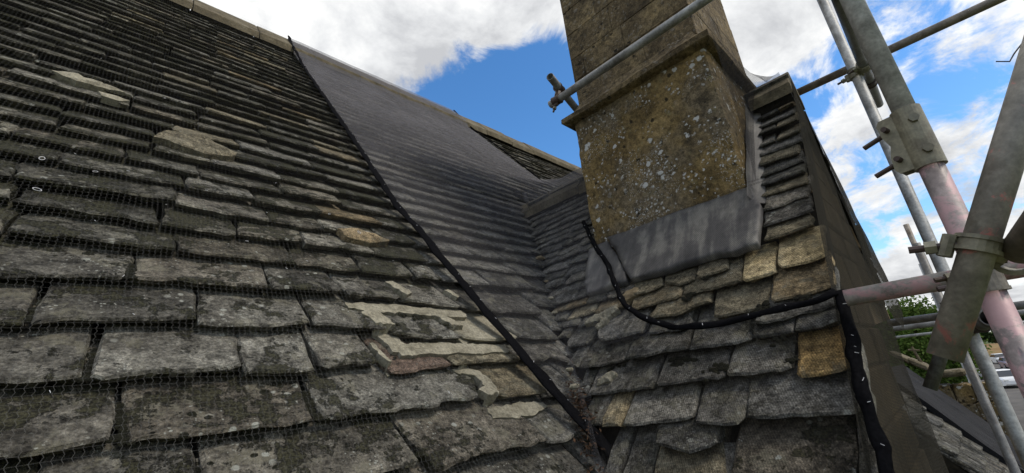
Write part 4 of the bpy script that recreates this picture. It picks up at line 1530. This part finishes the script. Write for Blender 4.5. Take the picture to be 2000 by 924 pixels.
# ------------------------------------------------------------------ debris in the valley
V, F = [], []
for k in range(420):
    a = rng.gauss(0, 1)
    t_ = -0.20 + 0.09 * a
    yv = y_valley(t_)
    p = GABP.P(-yv, t_, 0.03) + Vector((rng.gauss(0, 0.022), rng.gauss(-0.01, 0.022), abs(rng.gauss(0.0, 0.013))))
    e = Vector((rng.uniform(-1, 1), rng.uniform(-1, 1), rng.uniform(-0.6, 0.6))).normalized() * rng.uniform(0.006, 0.016)
    f_ = Vector((rng.uniform(-1, 1), rng.uniform(-1, 1), rng.uniform(-0.6, 0.6))).normalized() * rng.uniform(0.003, 0.007)
    b = len(V)
    V += [p - e, p + f_, p + e, p - f_]
    F.append((b, b + 1, b + 2, b + 3))
lit = build('leaf_litter', (V, F), 'litter', kind='stuff')
tag(lit, 'brown leaf litter and moss clogging the foot of the roof valley', 'leaf litter')


def stone_chip(p, size, seed):
    rg = random.Random(seed)
    V = []
    for i in range(4):
        for j in range(7):
            a = 2 * math.pi * j / 7
            rr = (0.55, 1.0, 0.95, 0.5)[i] * rg.uniform(0.8, 1.2)
            V.append(Vector(p) + Vector((math.cos(a) * rr * size, math.sin(a) * rr * size * 0.8, (-0.4, -0.15, 0.2, 0.45)[i] * size)))
    F = [tuple(range(6, -1, -1)), tuple(range(21, 28))]
    for i in range(3):
        for j in range(7):
            F.append((i * 7 + j, i * 7 + (j + 1) % 7, i * 7 + 7 + (j + 1) % 7, i * 7 + 7 + j))
    return V, F


for k, t_ in enumerate((1.00, 0.72, 0.55, 0.42, 0.03, -0.06)):
    p = GABP.P(-y_valley(t_) + 0.015, t_, 0.035)
    o = build('stone_chip', stone_chip(p, (0.034, 0.016, 0.02, 0.018, 0.022, 0.026)[k], k), 'chip' if k < 2 else 'mortar')
    tag(o, 'tan stone chip, the largest of those caught in the roof valley' if k == 0 else 'small pale stone chip caught in the roof valley', 'stone chip', None if k == 0 else 'small chips in the roof valley')

# ------------------------------------------------------------------ cushions of moss on joints and slates
def moss_dome(pl, s, t_, h, r, seed):
    V, F = [], []
    n = 9
    for k, (rr, hh) in enumerate(((1.0, -0.15), (0.85, 0.25), (0.45, 0.5))):
        for i in range(n):
            a = 2 * math.pi * i / n
            g = 1 + 0.55 * noise.noise(Vector((math.cos(a) * 1.5 + seed, math.sin(a) * 1.5, k * 0.7)))
            V.append(pl.P(s + math.cos(a) * r * rr * g, t_ + math.sin(a) * r * rr * g * 0.85, h + r * hh * 0.55 * (1 + 0.5 * noise.noise(Vector((i * 1.3, k, seed))))))
    V.append(pl.P(s, t_, h + r * 0.30))
    for k in range(2):
        for i in range(n):
            j = (i + 1) % n
            F.append((k * n + i, k * n + j, (k + 1) * n + j, (k + 1) * n + i))
    for i in range(n):
        F.append((2 * n + i, 2 * n + (i + 1) % n, 3 * n))
    return V, F


MAT['moss'] = simple_stone('dark_cushion_moss', [(0.35, (0.010, 0.010, 0.006)), (0.6, (0.026, 0.026, 0.013)), (0.8, (0.060, 0.056, 0.028))], 45, bump=1.0, dist=0.02, fine=260)
blobs = []
for c in range(85):
    k_ = rng.random()
    if k_ < 0.45:
        s0_, t0_ = rng.uniform(-0.6, 0.45), rng.choice(TS[1:]) + rng.uniform(0.0, 0.16)
    else:
        s0_, t0_ = rng.uniform(-0.8, 1.1), rng.uniform(-0.25, 0.66)
    for j in range(rng.randint(2, 11)):
        s_, t_ = s0_ + rng.gauss(0, 0.028), t0_ + rng.gauss(0, 0.018)
        blobs.append(moss_dome(MAINP, s_, t_, main_top(s_, t_) - 0.004, rng.uniform(0.004, 0.014), c + j))
for (j0, j1) in (((0.082, 0.10), (0.098, -0.04)), ((0.022, 0.27), (0.018, 0.14)), ((0.47, 0.09), (0.476, -0.04)), ((-0.08, 0.43), (-0.097, 0.31)), ((0.064, 0.60), (0.064, 0.51))):
    for j in range(46):
        f = rng.random()
        s_ = j0[0] + (j1[0] - j0[0]) * f + rng.gauss(0, 0.006)
        t_ = j0[1] + (j1[1] - j0[1]) * f
        blobs.append(moss_dome(MAINP, s_, t_, main_top(s_, t_) - 0.006, rng.uniform(0.004, 0.011), j))
mo_ = build('moss', merge(blobs), 'moss', roof, kind='stuff', smooth=True)
blobs = []
for (y0_, t0_, sp_, n_) in ((0.79, 0.055, 0.018, 22), (0.745, 0.06, 0.014, 12), (0.61, -0.005, 0.016, 26), (0.47, 0.215, 0.02, 34), (0.345, 0.235, 0.012, 12), (0.75, 0.36, 0.015, 16), (0.69, 0.45, 0.01, 5),
                            (0.64, -0.02, 0.02, 8), (1.05, 0.06, 0.02, 6), (0.40, 0.0, 0.012, 7), (0.42, 0.07, 0.02, 8), (0.90, 0.2, 0.02, 6), (0.30, 0.2, 0.02, 10)):
    for j in range(n_):
        blobs.append(moss_dome(GABP, -(y0_ + rng.gauss(0, sp_)), t0_ + rng.gauss(0, sp_ * 0.6), -0.001 - 0.036 * max(0.0, t0_ - max([q for q in (-0.21, -0.055, 0.085, 0.23, 0.375, 0.46) if q <= t0_ + 0.02])) / 0.15, rng.uniform(0.005, 0.012), j + y0_ * 50))
build('moss', merge(blobs), 'moss', broof, kind='stuff', smooth=True)

# ------------------------------------------------------------------ scaffold
scaf = thing('scaffold', 'tubular steel scaffold with pink-painted tubes beside the gabled bay', 'scaffold', (2.0, -0.3, -H0))


def tube_part(name, p0, p1, mat, label=None, r=0.02415, parent=None):
    o = build(name, pipe(p0, p1, r), mat, parent or scaf)
    for p in o.data.polygons:
        p.use_smooth = True
    if label:
        o['label'] = label
    return o


def coupler(c, da, db, parent=None, bolt_dir=None, name='coupler', mat='coupler', w=0.024):
    """two clamped bands on crossing tubes, with swing bolts and nuts"""
    da, db = Vector(da).normalized(), Vector(db).normalized()
    ca, cb = Vector(c[0]), Vector(c[1])
    parts = []
    for cc, d in ((ca, da), (cb, db)):
        parts.append(pipe(cc - d * w, cc + d * w, 0.0295 if w < 0.02 else 0.0305, 0.0055, 20))
        parts.append(pipe(cc - d * (w + 0.003), cc - d * (w - 0.004), 0.0325, 0.008, 20))
        parts.append(pipe(cc + d * (w - 0.004), cc + d * (w + 0.003), 0.0325, 0.008, 20))
    m0, m1 = ca.lerp(cb, 0.35), ca.lerp(cb, 0.65)
    parts.append(rod(m0, m1, 0.022, 8))
    body = build(name, merge(parts), mat, parent or scaf)
    for cc, d, e in ((ca, da, db), (cb, db, da)):
        sidev = Vector(bolt_dir).normalized() if bolt_dir is not None else d.cross(cb - ca).normalized()
        q0 = cc + sidev * 0.030 - e * 0.0 + (ca - cb).normalized() * (0.012 if cc is ca else -0.012)
        build('bolt', rod(q0 - sidev * 0.012, q0 + sidev * 0.052, 0.0065, 8), 'rust', body)
        build('nut', rod(q0 + sidev * 0.014, q0 + sidev * 0.030, 0.0125, 6), 'coupler', body)
        build('hinge_flap', rod(q0 - d * 0.020, q0 + d * 0.020, 0.011, 8), mat, body)
    return body


# standards (upright tubes)
A_ = Vector((1.399, -0.065, 0))
tube_part('standard', (A_.x, A_.y, 0.475), (A_.x, A_.y, 2.1), 'galv_light', 'thick galvanised upright above the sleeve coupler')
tube_part('standard', (A_.x, A_.y, -H0), (A_.x, A_.y, 0.470), 'pink', 'pink-painted upright below the sleeve coupler')
tube_part('standard', (2.847, -0.017, -H0), (2.847, -0.017, 2.8), 'galv')
tube_part('standard', (4.294, 0.050, -H0), (4.294, 0.050, 0.69), 'galv_dull')
tube_part('standard', (6.053, 0.085, -H0), (6.053, 0.085, 1.19), 'galv_brown')
tube_part('standard', (9.308, 0.16, -H0), (9.308, 0.16, 1.17), 'galv')
# transom overhead, along the building
tube_part('transom', (3.373, -0.062, 1.442), (0.9, -0.062, 1.442), 'galv_dull')
# ledgers across
tube_part('ledger', (3.086, 0.34, 1.611), (3.086, -1.5, 1.611), 'galv_brown', 'brown-stained tube running out behind the bay ridge')
tube_part('ledger', (1.598, 0.212, 0.146), (1.598, -1.2, 0.146), 'pink_worn', 'pink-ended tube poking towards the net over the verge')
tube_part('ledger', (3.89, 0.341, 0.145), (3.89, -1.2, 0.145), 'galv_dull')
tube_part('ledger', (5.489, 0.459, 0.148), (5.489, -1.2, 0.148), 'galv')
tube_part('ledger', (11.0, 0.943, 0.141), (11.0, -1.4, 0.141), 'galv')
# braces
tube_part('brace', (1.098, 0.039, -0.029), (1.10, -0.330, 0.615), 'red_fleck', 'green-grey diagonal tube flecked with red paint')
tube_part('brace', (2.646, 0.179, -0.190), (2.70, -0.145, 0.36), 'galv_dull')
tube_part('brace', (0.80, -0.205, 0.225), (1.11, -0.105, 0.128), 'galv_brown')
tube_part('guard_rail', (1.75, -0.060, 0.045), (4.6, -0.060, 0.045), 'galv_dull')
# couplers
coupler(((2.847, -0.017, 1.442), (2.80, -0.062, 1.442)), (0, 0, 1), (1, 0, 0), bolt_dir=(-0.2, 1, -0.25))
coupler(((3.02, -0.062, 1.442), (3.086, -0.055, 1.600)), (1, 0, 0), (0, 1, 0), bolt_dir=(0.3, -0.6, 0.5), mat='rust')
coupler(((1.095, -0.062, 0.150), (1.140, -0.100, 0.125)), Vector((0.0, -0.369, 0.644)), (1, -0.2, 0.2), bolt_dir=(-0.05, 1, 0.12), w=0.011)
coupler(((1.399, -0.065, 0.115), (1.54, -0.065, 0.146)), (0, 0, 1), (0, 1, 0), bolt_dir=(-0.3, 1, -0.05), mat='galv_brown')
coupler(((2.847, -0.017, 0.145), (2.80, -0.06, 0.045)), (0, 0, 1), (1, 0, 0), mat='rust')
coupler(((4.294, 0.05, 0.10), (3.93, 0.05, 0.145)), (0, 0, 1), (0, 1, 0), mat='rust')
# sleeve coupler joining the two uprights
SZ0, SZ1 = 0.395, 0.555
fl = Vector((0.25, 1.0, 0.0)).normalized()         # flanges point to the building
sl = []
sl.append(pipe((A_.x, A_.y, SZ0), (A_.x, A_.y, SZ1), 0.0305, 0.0058, 28))
nrm2 = Vector((-fl.y, fl.x, 0))


def plate(c, ax, zlen, width, th, side):
    """flange plate with waisted outline"""
    V = []
    zs = [(-0.5, 0.8), (-0.42, 1.0), (-0.2, 0.95), (0.0, 0.7), (0.2, 0.95), (0.42, 1.0), (0.5, 0.8)]
    for sg in (0.0, th):
        for zf, wf in zs:
            V.append(c + side * sg + Vector((0, 0, zf * zlen)))
            V.append(c + side * sg + ax * (width * wf) + Vector((0, 0, zf * zlen)))
    n_ = len(zs) * 2
    F = []
    for k in range(len(zs) - 1):
        F.append((2 * k, 2 * k + 1, 2 * k + 3, 2 * k + 2))
        F.append((n_ + 2 * k, n_ + 2 * k + 2, n_ + 2 * k + 3, n_ + 2 * k + 1))
        F.append((2 * k + 1, n_ + 2 * k + 1, n_ + 2 * k + 3, 2 * k + 3))
    F.append((0, n_, n_ + 1, 1))
    F.append((n_ - 2, n_ - 1, 2 * n_ - 1, 2 * n_ - 2))
    return V, F


cA = Vector((A_.x, A_.y, (SZ0 + SZ1) / 2))
sl.append(plate(cA + fl * 0.024 + nrm2 * 0.013, fl, SZ1 - SZ0 - 0.01, 0.036, 0.005, nrm2))
sl.append(plate(cA + fl * 0.024 - nrm2 * 0.018, fl, SZ1 - SZ0 - 0.01, 0.036, 0.005, nrm2))
sleeve = build('sleeve_coupler', merge(sl), 'coupler', scaf)
for dz in (-0.042, 0.042):
    b0 = cA + fl * 0.043 + Vector((0, 0, dz))
    build('bolt', rod(b0 - nrm2 * 0.045, b0 + nrm2 * 0.040, 0.0065, 10), 'rust', sleeve)
    build('nut', rod(b0 - nrm2 * 0.034, b0 - nrm2 * 0.021, 0.0135, 6), 'coupler', sleeve)
    hd = cA + nrm2 * 0.0 + Vector((0, 0, dz))
    hv = Vector((-0.82, -0.2, 0)).normalized()
    build('bolt_head', rod(cA + hv * 0.028 + Vector((0, 0, dz)), cA + hv * 0.038 + Vector((0, 0, dz)), 0.011, 6), 'coupler', sleeve)
    sd_ = Vector((0.25, 1.0, 0)).normalized()
    build('bolt', rod(cA + sd_ * 0.05 - nrm2 * 0.0 + Vector((0, 0, dz)), cA + sd_ * 0.105 + Vector((0, 0, dz - 0.012)), 0.0065, 10), 'rust', sleeve)
# tie wire hooked on at the right
vf, path = rope([(1.12, -0.19, 0.47), (1.125, -0.205, 0.462), (1.13, -0.215, 0.475), (1.14, -0.24, 0.50)], 0.0025, 0.0025, (1, 0, 0), 0.01, 6, 0)
build('tie_wire', vf, 'dark_steel', scaf)

# tubes clamped across the chimney
rail = thing('scaffold_tube_pair', 'two clamped scaffold tubes crossing in front of the chimney cornice', 'scaffold tube', (1.767, 0.8, 1.5))
tube_part('tube', (1.93, 1.402, 1.690), (1.93, -0.6, 1.690), 'galv', None, parent=rail)
tube_part('tube', (1.84, 1.306, 1.805), (3.6, 1.78, 1.80), 'galv_dull', None, parent=rail)
coupler(((1.93, 1.345, 1.690), (1.975, 1.345, 1.800)), (0, 1, 0), (1, 0.27, 0), parent=rail, bolt_dir=(-0.3, 0.3, -1), mat='rust')

# ------------------------------------------------------------------ lower roof beyond the bay
D3 = -0.569
LOWP = Plane((0, -D3 / SP, 0), (1, 0, 0), (0, CP, SP))
low = thing('lower_roof', 'lower lean-to roof of streaky grey slates with a black felt verge', 'roof', (4.8, 0.2, -0.9))
lr = build('roof_deck', slab(LOWP, 3.66, 6.0, -1.35, -0.22, -0.16, -0.05), 'deck', low)
pieces = []
t_ = -1.35
while t_ < -0.25:
    fill_course(t_, 0.11, 3.66, 4.62, 0.16, 0.34, 0.022, LOWP, rough=0.005, mats=('slate_grey',))
    t_ += 0.11
place_pieces(pieces, lr, 300)
POLY = [(4.60, -1.36), (5.98, -1.36), (6.02, -0.8), (6.08, -0.26), (4.60, -0.24), (4.58, -0.8)]
build('felt_verge', poly_slab(LOWP, POLY, lambda s, t: 0.02 + 0.01 * noise.noise(Vector((s * 3, t * 3, 0))), 0.012, 0.006, 77.0, 0.06, 0.12), 'felt', low)

# lichened stone parapet beyond it
par = thing('stone_parapet', 'lichened stone parapet with flat coping just beyond the black felt', 'parapet', (6.4, 0.3, -0.9))
z = -1.1
for r_ in range(4):
    y = 0.02 - 0.02 * r_
    for k in range(3):
        L = rng.uniform(0.13, 0.2)
        if y + L < 0.60:
            build('parapet_stone', box(6.25, 6.48, y, y + L - 0.006, z, z + 0.165, 0.012, 0.006, rng), 'chimney', par)
        y += L
    z += 0.17
for (y0, y1, zz, sk) in ((0.12, 0.37, -0.345, 0.0), (0.36, 0.50, -0.29, 0.10), (0.49, 0.62, -0.20, 0.10)):
    v, f = box(6.18, 6.54, y0, y1, zz, zz + 0.055, 0.012, 0.006, rng)
    v = [(p[0], p[1], p[2] + (p[1] - y0) / (y1 - y0) * sk) for p in v]
    build('coping_stone', (v, f), 'ridge', par)
build('finial', merge([rod((6.36, 0.41, -0.25), (6.36, 0.44, -0.03), 0.016, 8, 0.011), rod((6.36, 0.39, -0.075), (6.36, 0.48, -0.060), 0.010, 8)]), 'ridge', par)

# black steel mesh guard
grd = thing('mesh_guard', 'black steel mesh guard panel standing beyond the stone parapet', 'guard panel', (7.2, 0.15, -1.1))
for k in range(6):
    y = 0.02 + 0.05 * k
    build('upright_bar', rod((7.2, y, -1.0), (7.2, y + 0.01, -0.50 - 0.02 * (k == 0)), 0.005 if 0 < k < 5 else 0.011, 8), 'dark_steel', grd)
for k in range(7):
    z = -0.98 + 0.078 * k
    build('cross_bar', rod((7.212, 0.0, z), (7.212, 0.29, z), 0.004 if 0 < k < 6 else 0.009, 8), 'dark_steel', grd)

# ------------------------------------------------------------------ ground, field, car park
GZ = -H0
m, t, out = new_mat('meadow_grass')
p = pos_node(t)
c = t.ramp(t.noise(p, 0.06, 6.0, 0.6), [(0.35, (0.045, 0.065, 0.022)), (0.6, (0.085, 0.10, 0.040)), (0.75, (0.14, 0.125, 0.06))])
c = t.mix(0.6, c, t.ramp(t.noise(p, 3.0, 6.0, 0.7), [(0.3, 0.6), (0.7, 1.4)]), 'MULTIPLY')
principled(t, out, c, 0.95, spec=0.1)
MAT['grass'] = m
m, t, out = new_mat('brown_bank_earth')
p = pos_node(t)
c = t.ramp(t.noise(p, 0.25, 6.0, 0.6), [(0.35, (0.16, 0.095, 0.045)), (0.55, (0.24, 0.165, 0.085)), (0.75, (0.15, 0.15, 0.06))])
c = t.mix(0.6, c, t.ramp(t.noise(p, 3.0, 6.0, 0.7), [(0.3, 0.7), (0.7, 1.3)]), 'MULTIPLY')
principled(t, out, c, 0.95, spec=0.1)
MAT['earth'] = m
m, t, out = new_mat('worn_asphalt')
p = pos_node(t)
c = t.ramp(t.noise(p, 0.8, 7.0, 0.65), [(0.3, (0.07, 0.066, 0.062)), (0.7, (0.14, 0.13, 0.12))])
c = t.mix(0.7, c, t.ramp(t.noise(p, 40.0, 3.0, 0.6), [(0.3, 0.8), (0.7, 1.2)]), 'MULTIPLY')
principled(t, out, c, 0.9, spec=0.2)
MAT['asphalt'] = m
V, F = [], []
GN = 48
ext = [-900 + 3300 * (i / GN) for i in range(GN + 1)]
for i in range(GN + 1):
    for j in range(GN + 1):
        x_, y_ = -1200 + 3800 * i / GN, -1500 + 3000 * j / GN
        d_ = math.hypot(x_ - 60, y_)
        V.append((x_, y_, GZ - 0.02 + max(0.0, (d_ - 300)) * 0.008))
for i in range(GN):
    for j in range(GN):
        F.append((i * (GN + 1) + j, (i + 1) * (GN + 1) + j, (i + 1) * (GN + 1) + j + 1, i * (GN + 1) + j + 1))
g_ = build('ground', (V, F), 'grass', kind='structure', smooth=True)
o = build('car_park', box(14, 118, -22, 26, GZ - 0.015, GZ + 0.004), 'asphalt', kind='structure')
# earth bank behind the cars
V, F = [], []
for i in range(41):
    for j in range(9):
        y_ = -40 + 80 * i / 40
        f_ = j / 8
        x_ = 122 + 34 * f_ + 2 * noise.noise(Vector((y_ * 0.1, f_, 0)))
        V.append((x_, y_, GZ + 3.4 * math.sin(f_ * math.pi) ** 0.8 * (0.8 + 0.3 * noise.noise(Vector((y_ * 0.05, f_, 4)))) - 0.05))
for i in range(40):
    for j in range(8):
        F.append((i * 9 + j, i * 9 + j + 1, (i + 1) * 9 + j + 1, (i + 1) * 9 + j)[::-1])
build('earth_bank', (V, F), 'earth', kind='structure', smooth=True)

MAT['car_white'] = plain('white_car_paint', (0.72, 0.73, 0.74), 0.25, 0.0, 0.5, 0.04)
MAT['car_silver'] = plain('silver_car_paint', (0.36, 0.37, 0.39), 0.3, 0.5, 0.5, 0.05)
MAT['car_mauve'] = plain('mauve_car_paint', (0.27, 0.19, 0.20), 0.3, 0.2, 0.5, 0.05)
MAT['glass'] = plain('dark_car_glass', (0.02, 0.023, 0.027), 0.08, 0.0, 0.6, 0.1)
MAT['tyre'] = plain('black_tyre_rubber', (0.015, 0.015, 0.016), 0.9, 0.0, 0.2)
MAT['lamp'] = plain('pale_lamp_lens', (0.6, 0.6, 0.58), 0.2, 0.0, 0.6, 0.05)


def make_car(loc, rz, mat, label, tall=1.0):
    c = thing('parked_car', label, 'car', loc, 'cars in the car park')
    M4 = Matrix.Rotation(rz, 4, 'Z')

    def tr(vf):
        return [Vector(loc) + (M4 @ Vector(p)) for p in vf[0]], vf[1]

    def loft(sections):
        V, F = [], []
        n = 8
        for (x_, w_, z0, z1) in sections:
            r_ = 0.10
            for (a, b) in ((-1, 0), (-1, 1), (-0.85, 1.0), (0, 1), (0.85, 1.0), (1, 1), (1, 0), (0, 0)):
                yy = a * w_
                zz = z0 + (z1 - z0) * (b if abs(a) < 1 else (0.86 if b else 0))
                V.append((x_, yy, zz))
        for k in range(len(sections) - 1):
            for i in range(n):
                j = (i + 1) % n
                F.append((k * n + i, k * n + j, (k + 1) * n + j, (k + 1) * n + i))
        F.append(tuple(range(n - 1, -1, -1)))
        F.append(tuple(range((len(sections) - 1) * n, len(sections) * n)))
        return V, F
    T_ = tall
    build('body', tr(loft([(-2.1, 0.66, 0.35, 0.62), (-2.0, 0.80, 0.24, 0.80), (-1.2, 0.86, 0.20, 0.92 * T_), (0.6, 0.87, 0.20, 0.96 * T_), (1.7, 0.86, 0.20, 0.98 * T_), (2.05, 0.80, 0.26, 0.9 * T_), (2.12, 0.7, 0.4, 0.75)])), mat, c)
    build('roof', tr(loft([(-0.35, 0.60, 1.38 * T_, 1.40 * T_), (-0.2, 0.64, 1.36 * T_, 1.45 * T_), (1.2, 0.64, 1.36 * T_, 1.46 * T_), (1.5, 0.60, 1.36 * T_, 1.41 * T_)])), mat, c)
    build('windows', tr(loft([(-1.15, 0.74, 0.86 * T_, 0.93 * T_), (-0.30, 0.645, 0.86 * T_, 1.385 * T_), (1.45, 0.645, 0.86 * T_, 1.385 * T_), (1.98, 0.74, 0.86 * T_, 0.95 * T_)])), 'glass', c)
    for sx in (-1.3, 1.3):
        for sy in (-0.80, 0.80):
            w_ = build('wheel', tr(rod((sx, sy - 0.09, 0.31), (sx, sy + 0.09, 0.31), 0.31, 18)), 'tyre', c)
            build('rim', tr(rod((sx, sy - 0.10, 0.31), (sx, sy + 0.10, 0.31), 0.19, 14)), 'car_silver', w_)
    for sy in (-0.58, 0.58):
        build('headlight', tr(box(-2.10, -1.96, sy - 0.15, sy + 0.15, 0.58, 0.72, 0.02)), 'lamp', c)
    return c


make_car((108.0, -2.7, GZ + 0.004), R(12), 'car_white', 'white estate car parked before the earth bank', 1.05)
make_car((92.0, -3.0, GZ + 0.004), R(8), 'car_mauve', 'mauve hatchback parked in front of the white estate car')
make_car((60.0, -1.2, GZ + 0.004), R(15), 'car_white', 'white hatchback parked nearest the house, half hidden by the pink upright', 1.0)
make_car((72.0, 1.75, GZ + 0.004), R(80), 'car_silver', 'silver car parked broadside beyond the mesh guard')
make_car((112.0, -6.6, GZ + 0.004), R(12), 'car_silver', 'silver estate car parked before the earth bank', 1.05)
make_car((66.0, 2.9, GZ + 0.004), R(80), 'car_white', 'white car parked broadside beyond the mesh guard')

# low stone garden wall and cottage by the car park
MAT['cottage'] = simple_stone('warm_cottage_stone', [(0.3, (0.20, 0.14, 0.085)), (0.7, (0.34, 0.26, 0.17))], 1.5, fine=12)
gw = thing('garden_wall', 'low tan stone garden wall beside the car park', 'wall', (45, 3.0, GZ))
for k in range(16):
    y = 0.3 + 0.6 * k
    build('wall_block', merge([box(45, 45.4, y, y + 0.58, GZ, GZ + 1.15, 0.03, 0.01, rng)]), 'cottage', gw)
build('coping', box(44.94, 45.46, 0.25, 9.95, GZ + 1.15, GZ + 1.25, 0.02), 'cottage', gw)

# ------------------------------------------------------------------ trees
def leaf_material(name, a, b):
    m, t, out = new_mat(name)
    r = piece_random(t)
    c = t.ramp(r, [(0.0, a), (1.0, b)])
    d = t.node('ShaderNodeBsdfDiffuse')
    t.put(d.inputs['Color'], c)
    tl = t.node('ShaderNodeBsdfTranslucent')
    t.put(tl.inputs['Color'], c)
    mxx = t.node('ShaderNodeMixShader')
    mxx.inputs[0].default_value = 0.35
    t.l.new(d.outputs[0], mxx.inputs[1])
    t.l.new(tl.outputs[0], mxx.inputs[2])
    t.l.new(mxx.outputs[0], out.inputs['Surface'])
    return m


MAT['leaf'] = leaf_material('mid_green_leaves', (0.045, 0.085, 0.018), (0.12, 0.175, 0.045))
MAT['leaf_dark'] = leaf_material('dark_green_leaves', (0.025, 0.05, 0.018), (0.06, 0.095, 0.035))
MAT['bark'] = simple_stone('grey_brown_bark', [(0.3, (0.05, 0.04, 0.03)), (0.7, (0.12, 0.10, 0.075))], 4)


def make_tree(base, height, rad, label, seed, leaf='leaf', n_clumps=46, n_leaves=130, lsize=0.16, group=None):
    rg = random.Random(seed)
    tr = thing('broadleaf_tree', label, 'tree', base, group)
    b = Vector(base)
    V, F = [], []
    parts = [rod(b, b + Vector((0, 0, height * 0.45)), rad * 0.09, 10, rad * 0.055)]
    clumps = []
    for k in range(n_clumps):
        a = rg.uniform(0, 2 * math.pi)
        el = math.asin(rg.uniform(-0.75, 1.0))
        rr = rg.uniform(0.45, 1.0) ** 0.6
        c = b + Vector((math.cos(a) * math.cos(el) * rad * rr, math.sin(a) * math.cos(el) * rad * rr, height * 0.60 + math.sin(el) * height * 0.37 * rr))
        clumps.append((c, rad * rg.uniform(0.16, 0.34)))
    for k in range(9):
        parts.append(rod(b + Vector((0, 0, height * rg.uniform(0.28, 0.45))), clumps[k * (n_clumps // 9)][0], rad * 0.03, 7, rad * 0.008))
    for c, cr in clumps:
        for j in range(n_leaves):
            d = Vector((rg.gauss(0, 1), rg.gauss(0, 1), rg.gauss(0, 0.8)))
            d = d.normalized() * cr * rg.uniform(0.5, 1.15)
            p = c + d
            e = Vector((rg.uniform(-1, 1), rg.uniform(-1, 1), rg.uniform(-1, 1))).normalized() * lsize * rg.uniform(0.6, 1.3)
            f = e.cross(Vector((rg.uniform(-1, 1), rg.uniform(-1, 1), rg.uniform(-1, 1)))).normalized() * lsize * 0.55
            i0 = len(V)
            V += [p - e, p + f, p + e, p - f]
            F.append((i0, i0 + 1, i0 + 2, i0 + 3))
    build('trunk', merge(parts), 'bark', tr)
    build('crown', (V, F), leaf, tr)
    return tr


make_tree((34.0, 2.5, GZ), 7.0, 2.6, 'leafy green tree growing behind the stone parapet', 4, 'leaf', 120, 190, 0.11)
make_tree((40.0, 5.0, GZ), 7.6, 2.9, 'broad green tree half hidden behind the bay wall netting', 5, 'leaf', 60, 150, 0.13)
make_tree((120.0, 4.5, GZ), 8.0, 4.2, 'dark tree standing on the far side of the car park beside the leafy tree', 6, 'leaf_dark', 46, 110, 0.30)
for k, (x_, y_, h_) in enumerate(((175.0, -5.0, 9.5), (182.0, -12.5, 9.0), (178.0, -21.0, 10.0), (186.0, 6.0, 9.5), (180.0, 16.0, 10.5), (190, -31, 10.0))):
    make_tree((x_, y_, GZ), h_, 4.6, 'dark tree in the row beyond the earth bank', 20 + k, 'leaf_dark', 40, 80, 0.42, 'trees beyond the earth bank')
